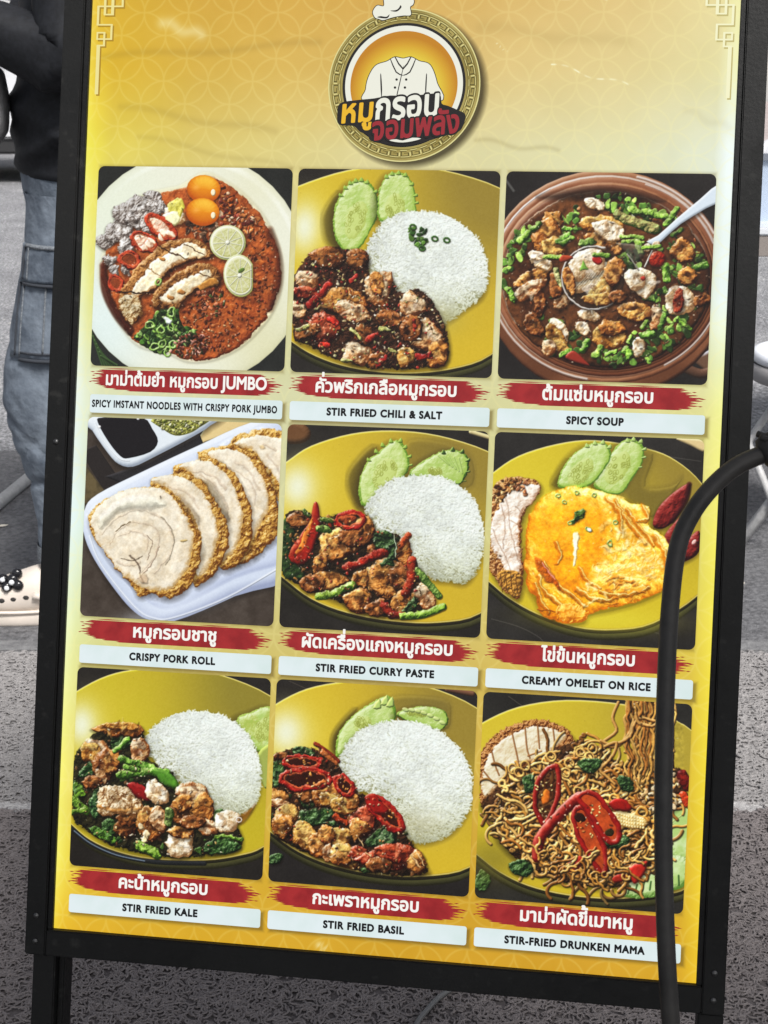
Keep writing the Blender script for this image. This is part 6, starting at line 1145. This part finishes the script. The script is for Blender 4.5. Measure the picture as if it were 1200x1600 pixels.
def patch(name, x0, x1, z0, z1, off, m, parent, nx=8, nz=10, thick=.004, skew=0):
    """cloth panel laid on the outside of the near leg"""
    V = []; F = []
    for j in range(nz + 1):
        for i in range(nx + 1):
            z = z0 + (z1 - z0) * j / nz; x = x0 + (x1 - x0) * i / nx + skew * (z1 - z); h = bvh.ray_cast(Vector((x, 0, z)), Vector((0, 1, 0)))[0]
            y = (h[1] if h else py_) - off; V.append((x - px_, y - py_ - .1, z))
    n = len(V); V += [(a, b + thick + off, c) for a, b, c in V]
    for j in range(nz):
        for i in range(nx): a = j * (nx + 1) + i; F.append((a, a + 1, a + nx + 2, a + nx + 1))
    for i in range(nx): F.append((i, n + i, n + i + 1, i + 1)); a = nz * (nx + 1) + i; F.append((a, a + 1, n + a + 1, n + a))
    for j in range(nz): a = j * (nx + 1); F.append((a, a + nx + 1, n + a + nx + 1, n + a)); a += nx; F.append((a, n + a, n + a + nx + 1, a + nx + 1))
    return obj(name, V, F, m, parent, True)
patch('cargo_pocket', px_ - .125, px_ + .09, .585, .745, .010, M_jean, jeans, skew=-.12); patch('pocket_flap', px_ - .108, px_ + .10, .735, .805, .016, M_jean, jeans, skew=-.1)
for z0, z1, o_ in ((.728, .734, .018), (.800, .806, .018), (.580, .587, .012), (.596, .600, .0125)): patch('pocket_seam', px_ - .122 + (z0 - .58) * .1, px_ + .09, z0, z1, o_, M_thread if z0 != .8 else M_seam, jeans, 10, 1, .002)
for x_, z0, z1, o_ in ((-.118, .59, .73, .0125), (-.106, .59, .73, .0125), (-.103, .74, .80, .018), (-.091, .74, .80, .018), (-.055, .60, .73, .013), (.0, .2, .58, .004)): patch('pocket_seam', px_ + x_, px_ + x_ + .003, z0, z1, o_, M_seam if x_ not in (-.118, -.103) else M_thread, jeans, 1, 14, .002, skew=-.11 if z0 > .5 else 0)
V = []; F = []; rings([(.175, -.729 + .0695, py_ - .052, .0715, .070), (.162, -.728 + .069, py_ - .052, .0735, .072), (.143, -.728 + .069, py_ - .052, .0735, .072)], V, F); cf, _ = folded('trouser_cuff', V, F, [], 1, None, None); place(cf, 'trouser_cuff', M_seam, jeans)
V = []; F = []
jf = [(.868, -.712, .135), (.885, -.714, .137), (.895, -.716, .140), (.905, -.722, .150), (.95, -.735, .160), (1.0, -.742, .165), (1.06, -.738, .163), (1.14, -.722, .155), (1.25, -.712, .150), (1.34, -.700, .135), (1.40, -.67, .10), (1.44, -.65, .07), (1.475, -.64, .062)]
rings([(z, x + r, py_ + .07, r, r * (1.18 if z < 1.38 else 1.0)) for z, x, r in jf], V, F, sub=5)
def armtube(P, r):
    global V, F
    v, f = tubed(P, r, 20, 6, True, base=len(V)); V += [tuple(q) for q in v]; F += [tuple(q) for q in f]
armtube([(px_ + .0, py_ - .04, 1.385), (px_ + .02, py_ - .11, 1.30), (px_ + .03, py_ - .14, 1.17), (px_ - .03, py_ - .13, 1.165), (px_ - .12, py_ - .11, 1.20), (px_ - .19, py_ - .09, 1.225)], [.06, .075, .072, .062, .055, .042])
armtube([(px_ + .0, py_ + .20, 1.385), (px_ + .02, py_ + .27, 1.30), (px_ + .03, py_ + .31, 1.17), (px_ - .03, py_ + .31, 1.165), (px_ - .12, py_ + .28, 1.20), (px_ - .19, py_ + .26, 1.225)], [.06, .075, .072, .062, .055, .042])
jk, _ = folded('jacket', V, F, [(1.10, .6, .022, .008), (1.03, -.5, .018, .010), (.985, .3, .014, .011), (1.2, -.4, .02, .007), (.945, -.15, .008, .006), (1.07, 1.0, .014, .008)], 16, None, None); jacket = place(jk, 'jacket', M_jack, person)
V = []; F = []; rings([(.850, -.712 + .137, py_ + .07, .138, .163), (.858, -.712 + .137, py_ + .07, .141, .167), (.882, -.714 + .14, py_ + .07, .143, .170)], V, F); hb, _ = folded('hem_band', V, F, [], 1, None, None); place(hb, 'hem_band', mat('ribbed_hem', (.02, .021, .026), .8, bump=.4, bump_scale=60), jacket)
# head details: hair, eyes, nose, mouth, ears (above the frame of the photograph)
hx, hy, hz = -.035, 0, 1.60
def ball(name, c, r, m, parent, sc=(1, 1, 1), seg=20):
    bm = bmesh.new(); bmesh.ops.create_uvsphere(bm, u_segments=seg, v_segments=seg // 2, radius=1)
    for q in bm.verts: q.co = (c[0] + q.co.x * r * sc[0], c[1] + q.co.y * r * sc[1], c[2] + q.co.z * r * sc[2])
    me = bpy.data.meshes.new(name); bm.to_mesh(me); bm.free(); me.materials.append(m); me.polygons.foreach_set('use_smooth', [True] * len(me.polygons)); return link(name, me, parent)
M_hair = mat('black_hair', (.012, .010, .009), .45, bump=.6, bump_scale=160); M_white = mat('eye_white', (.75, .74, .72), .3)
ball('hair', (hx + .022, hy, hz + .035), .1, M_hair, person, (.98, .9, 1.0)); ball('hair_back', (hx + .06, hy, hz - .06), .07, M_hair, person, (.7, 1, 1.5))
for s_ in (-1, 1): e = ball('eye', (hx - .078, hy + s_ * .03, hz + .005), .012, M_white, person, seg=12); ball('ear', (hx + .005, hy + s_ * .075, hz - .005), .026, M_skin, person, (.6, .35, 1), 12)
ball('nose', (hx - .09, hy, hz - .018), .014, M_skin, person, (1, .8, 1.4), 12); ball('mouth', (hx - .078, hy, hz - .052), .018, mat('lips', (.45, .16, .14), .5), person, (.5, 1.2, .35), 12)
# clogs
M_clog = mat('cream_clog_foam', (.62, .555, .49), .55, noise_scale=30, noise_amt=.06); M_hole = mat('clog_hole', (.03, .028, .026), .9); M_gloss = mat('black_gloss', (.01, .01, .012), .12); M_pearl = mat('white_gloss', (.7, .72, .74), .15)
def loft(name, secs, m, parent, n=22, flat=.0):
    """secs: x, half width, z0, z1, exponent"""
    V = []; F = []
    for (x, w, z0, z1, e, yo) in secs:
        for k in range(n):
            a = 2 * math.pi * k / n; c, s_ = math.cos(a), math.sin(a); V.append((x, yo + w * math.copysign(abs(c) ** e, c), (z0 + z1) / 2 + (z1 - z0) / 2 * math.copysign(abs(s_) ** e, s_)))
    for i in range(len(secs) - 1):
        for k in range(n): a = i * n + k; b = i * n + (k + 1) % n; F.append((a, b, b + n, a + n))
    F.append(list(range(n))[::-1]); F.append([(len(secs) - 1) * n + k for k in range(n)]); return obj(name, V, F, m, parent, True)
def clog(ox, oy, rz):
    c = empty('clog', (ox - px_, oy - py_ - .1, 0), rz); c.parent = person
    secs = [(-.150, .012, .006, .034, 1, 0), (-.146, .030, .004, .040, .8, 0), (-.135, .043, .001, .042, .7, 0), (-.115, .052, 0, .042, .6, 0), (-.085, .056, 0, .042, .5, 0), (-.03, .052, 0, .040, .5, 0), (.03, .045, 0, .042, .5, 0), (.09, .042, 0, .044, .6, 0), (.115, .034, 0, .046, .7, 0), (.128, .012, .006, .044, 1, 0)]
    sole = loft('sole', secs, M_clog, c); sole.modifiers.new('s', 'SUBSURF').render_levels = 1
    up = [(-.146, .010, .028, .050, 1, 0), (-.140, .030, .024, .064, .9, 0), (-.122, .045, .022, .080, .85, 0), (-.095, .053, .022, .094, .85, 0), (-.06, .054, .022, .106, .85, 0), (-.02, .050, .022, .122, .85, 0), (.0, .046, .022, .128, .85, 0), (.012, .042, .03, .120, .85, 0)]
    u = loft('upper', up, M_clog, c); u.modifiers.new('s', 'SUBSURF').render_levels = 1
    tube('heel_strap', [(-.01, -.05, .075), (.06, -.046, .07), (.115, -.03, .075), (.13, 0, .078), (.115, .03, .075), (.06, .046, .07), (-.01, .05, .075)], .008, M_clog, c, 8, 4)
    rim = tube('sole_rim', [(-.148, 0, .040), (-.135, -.043, .040), (-.112, -.054, .040), (-.08, -.0575, .040), (-.03, -.053, .039), (.03, -.046, .040), (.1, -.042, .042)], .0035, M_clog, c, 8, 5)
    for (x, y_) in [(-.118, -.043), (-.098, -.047), (-.076, -.050), (-.052, -.049), (-.026, -.047)]:
        q = u.data; b = ball('vent_hole', (x, y_ * 1.03, .060 + (x + .118) * .12), .0068, M_hole, u, (1.1, .45, .8), 10)
    for (x, y_, z) in [(-.112, -.018, .090), (-.088, -.026, .097), (-.062, .0, .110), (-.092, .008, .100), (-.066, -.034, .098)]: ball('vent_hole', (x, y_, z - .002), .006, M_hole, u, (1.1, 1, .5), 10)
    for (x, y_, z, r, mm) in [(-.074, -.036, .106, .014, M_gloss), (-.052, -.040, .108, .013, M_gloss), (-.064, -.046, .094, .012, M_gloss), (-.045, -.030, .118, .012, M_gloss), (-.040, -.048, .098, .012, M_gloss), (-.072, -.047, .110, .0055, M_pearl), (-.052, -.052, .106, .006, M_pearl), (-.062, -.057, .095, .0055, M_pearl), (-.090, -.040, .100, .008, M_gloss), (-.10, -.036, .094, .006, M_pearl)]:
        ball('shoe_charm', (x, y_, z), r, mm, u, (1, .8, 1), 12)
    return c
clog(px_ - .125, py_ - .065, 0); clog(px_ + .08, py_ + .23, 0)
sock = skin_mesh('sock', [(px_ - .062, py_ - .05, .20, .048, .05), (px_ - .07, py_ - .055, .10, .045, .045), (px_ - .11, py_ - .06, .07, .04, .04)], [(0, 1), (1, 2)], 2); place(sock, 'sock', mat('grey_sock', (.10, .10, .11), .9), person)
# bag held in front
M_bag = mat('grey_bag_leather', (.20, .20, .205), .5, noise_scale=60, noise_amt=.2, bump=.2, bump_scale=200); M_steel = mat('steel', (.62, .62, .64), .3, metal=.8)
bag = empty('shoulder_bag', (px_ - .215, py_ - .06, 1.07)); tag(bag, 'small grey bag held in front of the person in the black jacket', 'bag')
loft('bag_body', [(-.13, .02, -.03, .03, 1, 0), (-.12, .04, -.07, .06, .8, 0), (-.06, .05, -.095, .08, .7, 0), (0, .052, -.10, .085, .7, 0), (.06, .05, -.092, .08, .7, 0), (.085, .04, -.06, .06, .8, 0), (.092, .02, -.02, .03, 1, 0)], M_bag, bag)
tube('zip', [(-.12, -.02, .055), (-.05, -.035, .085), (.03, -.035, .088), (.08, -.02, .066)], .005, M_steel, bag, 8, 4); tube('strap', [(-.10, 0, .05), (-.09, .02, .13), (-.05, .03, .168), (.02, .03, .14), (.07, .01, .06)], .006, M_bag, bag, 8, 5)
ball('buckle', (.075, -.03, .072), .016, M_steel, bag, (1, .6, 1.3), 12)

# ------------------------------------------------------------------ stools and table at the right and left
M_tubew = mat('grey_painted_tube', (.42, .42, .42), .45, noise_scale=60, noise_amt=.2, bump=.1); M_seat = mat('white_plastic_seat', (.74, .77, .82), .3, noise_scale=12, noise_amt=.04); M_rimg = mat('grey_plastic_rim', (.30, .29, .29), .5)
def stool(label, loc):
    s = empty('folding_stool', loc); tag(s, label, 'stool')
    V = []; n = 36; F = []
    prof = [(0, .462), (.10, .461), (.148, .462), (.160, .466), (.168, .463), (.172, .452), (.170, .440), (.155, .438), (0, .438)]
    for r, z in prof:
        for k in range(n): V.append((r * math.cos(6.2832 * k / n), r * math.sin(6.2832 * k / n), z))
    for i in range(len(prof) - 1):
        for k in range(n): a = i * n + k; b = i * n + (k + 1) % n; F.append((a, b, b + n, a + n))
    obj('seat', V, F, M_seat, s, True)
    V = []; F = []; prof = [(.171, .437), (.178, .430), (.178, .402), (.172, .396), (.160, .398), (.160, .437)]
    for r, z in prof:
        for k in range(n): V.append((r * math.cos(6.2832 * k / n), r * math.sin(6.2832 * k / n), z))
    for i in range(len(prof) - 1):
        for k in range(n): a = i * n + k; b = i * n + (k + 1) % n; F.append((a, b, b + n, a + n))
    obj('seat_rim', V, F, M_rimg, s, True)
    return s
st = stool('white folding stool right of the menu board with crossed grey legs', (1.065, 3.50, 0))
for nm, P, r in (('leg', [(1.16, 3.46, .405), (.858, 3.372, .012)], .0135), ('leg', [(.98, 3.40, .405), (1.30, 3.38, .012)], .0135), ('leg', [(1.16, 3.60, .405), (1.24, 3.72, .012)], .0125), ('brace', [at_depth(1238, 592, 3.62), at_depth(1172, 686, 3.62), at_depth(1170, 694, 3.61), at_depth(1216, 806, 3.52)], .0095)):
    tube(nm, [np.array(q) - [1.065, 3.50, 0] for q in P], r, M_tubew, st)
for q in ((.858, 3.372), (1.30, 3.38), (1.24, 3.72)): ball('rubber_foot', (q[0] - 1.065, q[1] - 3.5, .012), .017, M_rub, st, (1, 1, .75), 12)
b0, b1 = ground_pt(46, 746, .018), ground_pt(-260, 1000, .018); bar = tube('metal_tube', [b0, b1], .0165, M_tubew); tag(bar, 'weathered grey metal tube lying on the asphalt behind the person', 'tube'); ball('end_cap', b0, .018, M_rub, bar, (.6, 1, 1), 12)
tbl = empty('folding_table', (1.66, 4.10, 0)); tag(tbl, 'folding table with a grey-brown edge behind the stool at the right', 'table')
M_top = mat('pale_table_top', (.55, .57, .60), .25, noise_scale=4, noise_amt=.1); M_apron = mat('table_apron', (.20, .175, .16), .5)
box('table_top', -.76, .75, -.40, .40, .715, .735, M_top, tbl, .004); box('apron', -.755, .735, -.395, -.375, .662, .7145, M_apron, tbl, .002); box('apron', -.735, .735, .365, .385, .66, .7145, M_apron, tbl, .002)
for sx in (-.36, .9):
    for sy in (-1, 1): tube('leg', [(sx * .70, sy * .33, .66), (sx * .74, sy * .36, .0)], .014, M_tubew, tbl)
M_bin = mat('pale_blue_plastic', (.42, .50, .62), .3, noise_scale=10, noise_amt=.08)
tub = empty('plastic_tub', (1.12, 3.97, .735)); tag(tub, 'pale blue plastic tub standing on the folding table', 'tub')
def ringbox(name, w0, d0, w1, d1, z0, z1, t, m, parent):
    V = []; F = []
    for w, d, z in ((w0, d0, z0), (w1, d1, z1), (w1 - t, d1 - t, z1), (w0 - t, d0 - t, z0 + t)): V += [(-w, -d, z), (w, -d, z), (w, d, z), (-w, d, z)]
    for i in range(3):
        for k in range(4): a = i * 4 + k; b = i * 4 + (k + 1) % 4; F.append((a, b, b + 4, a + 4))
    F += [(3, 2, 1, 0), (12, 13, 14, 15)]; return obj(name, V, F, m, parent)
ringbox('tub_body', .19, .14, .215, .165, 0, .17, .006, M_bin, tub); ringbox('tub_rim', .222, .172, .226, .176, .155, .172, .008, mat('tub_rim_grey', (.2, .22, .26), .4), tub)
ball('cloth', (0, 0, .14), .15, mat('white_cloth', (.66, .66, .68), .8, bump=.8, bump_scale=30), tub, (1.1, .85, .5), 20)

# ------------------------------------------------------------------ far side of the street
M_car = mat('white_car_paint', (.62, .63, .65), .2, coat=.6, noise_scale=2, noise_amt=.03); M_glass = mat('dark_car_glass', (.02, .024, .03), .08); M_tyre = mat('tyre_rubber', (.015, .015, .015), .8); M_alloy = mat('alloy', (.4, .4, .42), .3, metal=.8); M_blackp = mat('black_trim', (.02, .02, .021), .6)
car = empty('parked_car', (-3.9, 13.2, 0)); tag(car, 'white car parked across the street behind the person', 'car')
prof = [(-2.1, .38), (-2.12, .62), (-2.05, .84), (-1.3, .96), (-.75, 1.42), (.55, 1.46), (1.35, 1.0), (1.95, .93), (2.1, .7), (2.1, .36)]
V = []; F = []
for yv, k in ((-.80, .0), (-.86, .04), (.86, .04), (.80, .0)):
    for x, z in prof: V.append((x * (1 - (.04 if abs(yv) < .85 else 0)), yv * (.80 if z > 1.2 else 1), z))
n = len(prof)
for i in range(3):
    for k in range(n): a = i * n + k; b = i * n + (k + 1) % n; F.append((a, b, b + n, a + n))
F.append(list(range(n))[::-1]); F.append([3 * n + k for k in range(n)]); obj('body', V, F, M_car, car)
for x0, x1 in ((-1.0, -.15), (-.08, .95)):
    for s_ in (-1, 1): obj('window', [(x0 - (.18 if x0 < -.5 else 0), s_ * .868, 1.0), (x1 + (.22 if x1 > .5 else 0), s_ * .868, 1.0), (x1 - .02, s_ * .75, 1.36), (x0 + .1, s_ * .75, 1.36)], [(0, 1, 2, 3)], M_glass, car)
box('sill', -1.9, 1.9, -.84, .84, .24, .379, M_blackp, car, .02)
for x in (-1.35, 1.3):
    for s_ in (-1, 1):
        w = tube('wheel', [(x, s_ * .70, .32), (x, s_ * .885, .32)], .32, M_tyre, car, 28); tube('rim', [(x, s_ * .886, .32), (x, s_ * .90, .32)], .2, M_alloy, w, 20)
for s_ in (-1, 1): ball('headlight', (-2.03, s_ * .62, .72), .12, M_pearl, car, (.5, 1, .6), 12)
bld = empty('shop_house', (2.0, 25, 0)); tag(bld, 'long grey shop front with closed metal shutters across the street', 'building')
M_wall = mat('grey_render', (.34, .34, .33), .9, noise_scale=2, noise_amt=.2); M_shut = mat('green_grey_shutter', (.115, .135, .13), .5, noise_scale=5, noise_amt=.15); M_line = mat('pale_slat_edge', (.55, .57, .58), .4)
box('wall', -22, 22, .3, 6, .0, 7.5, M_wall, bld)
for k in range(6): box('pillar', -20 + k * 8 - .3, -20 + k * 8 + .3, 0, .3, .0, 3.4, M_wall, bld, .01)
box('fascia', -22, 22, -.1, .298, 3.4, 4.2, M_wall, bld, .01)
for b_ in range(5):
    x0 = -20 + b_ * 8 + .32; sh = empty('roller_shutter', (0, 0, 0)); sh.parent = bld
    me = boxd(x0, x0 + 7.36, .10, .26, 0, .255, .012); sm = None
    for k in range(12):
        if sm is None: o = obj('slat', *me, M_shut, sh); sm = o.data; le = box('slat_edge', x0, x0 + 7.36, .06, .24, .2565, .283, M_line, sh, .004); lm = le.data; o.location = (0, 0, .10); le.location = (0, 0, .10)
        else: o = link('slat', sm, sh, (0, 0, .10 + k * .284)); l_ = link('slat_edge', lm, sh, (0, 0, .10 + k * .284))
# unseen canopy added overhead to shade the mats and the board
aw = empty('shade_canopy', (0, -.5, 0)); tag(aw, 'unseen canvas canopy added to shade the mats and menu board', 'shade_canopy')
M_canvas = mat('canopy_canvas', (.10, .10, .11), .9, noise_scale=5, noise_amt=.15)
obj('canopy', [(-2.6, -1.2, 3.0), (2.6, -1.2, 3.0), (2.6, .6, 2.45), (-2.6, .6, 2.45), (-2.6, -1.2, 2.98), (2.6, -1.2, 2.98), (2.6, .6, 2.43), (-2.6, .6, 2.43)], [(0, 1, 2, 3), (7, 6, 5, 4), (0, 4, 5, 1), (1, 5, 6, 2), (2, 6, 7, 3), (3, 7, 4, 0)], M_canvas, aw)
obj('valance', [(-2.6, .61, 2.45), (2.6, .61, 2.45), (2.6, .615, 2.3), (-2.6, .615, 2.3)], [(0, 1, 2, 3)], M_canvas, aw)
for x in (-2.5, 2.5): tube('post', [(x, .5, 0), (x, .5, 2.46)], .02, M_tubew, aw); tube('post', [(x, -1.1, 0), (x, -1.1, 2.97)], .02, M_tubew, aw)
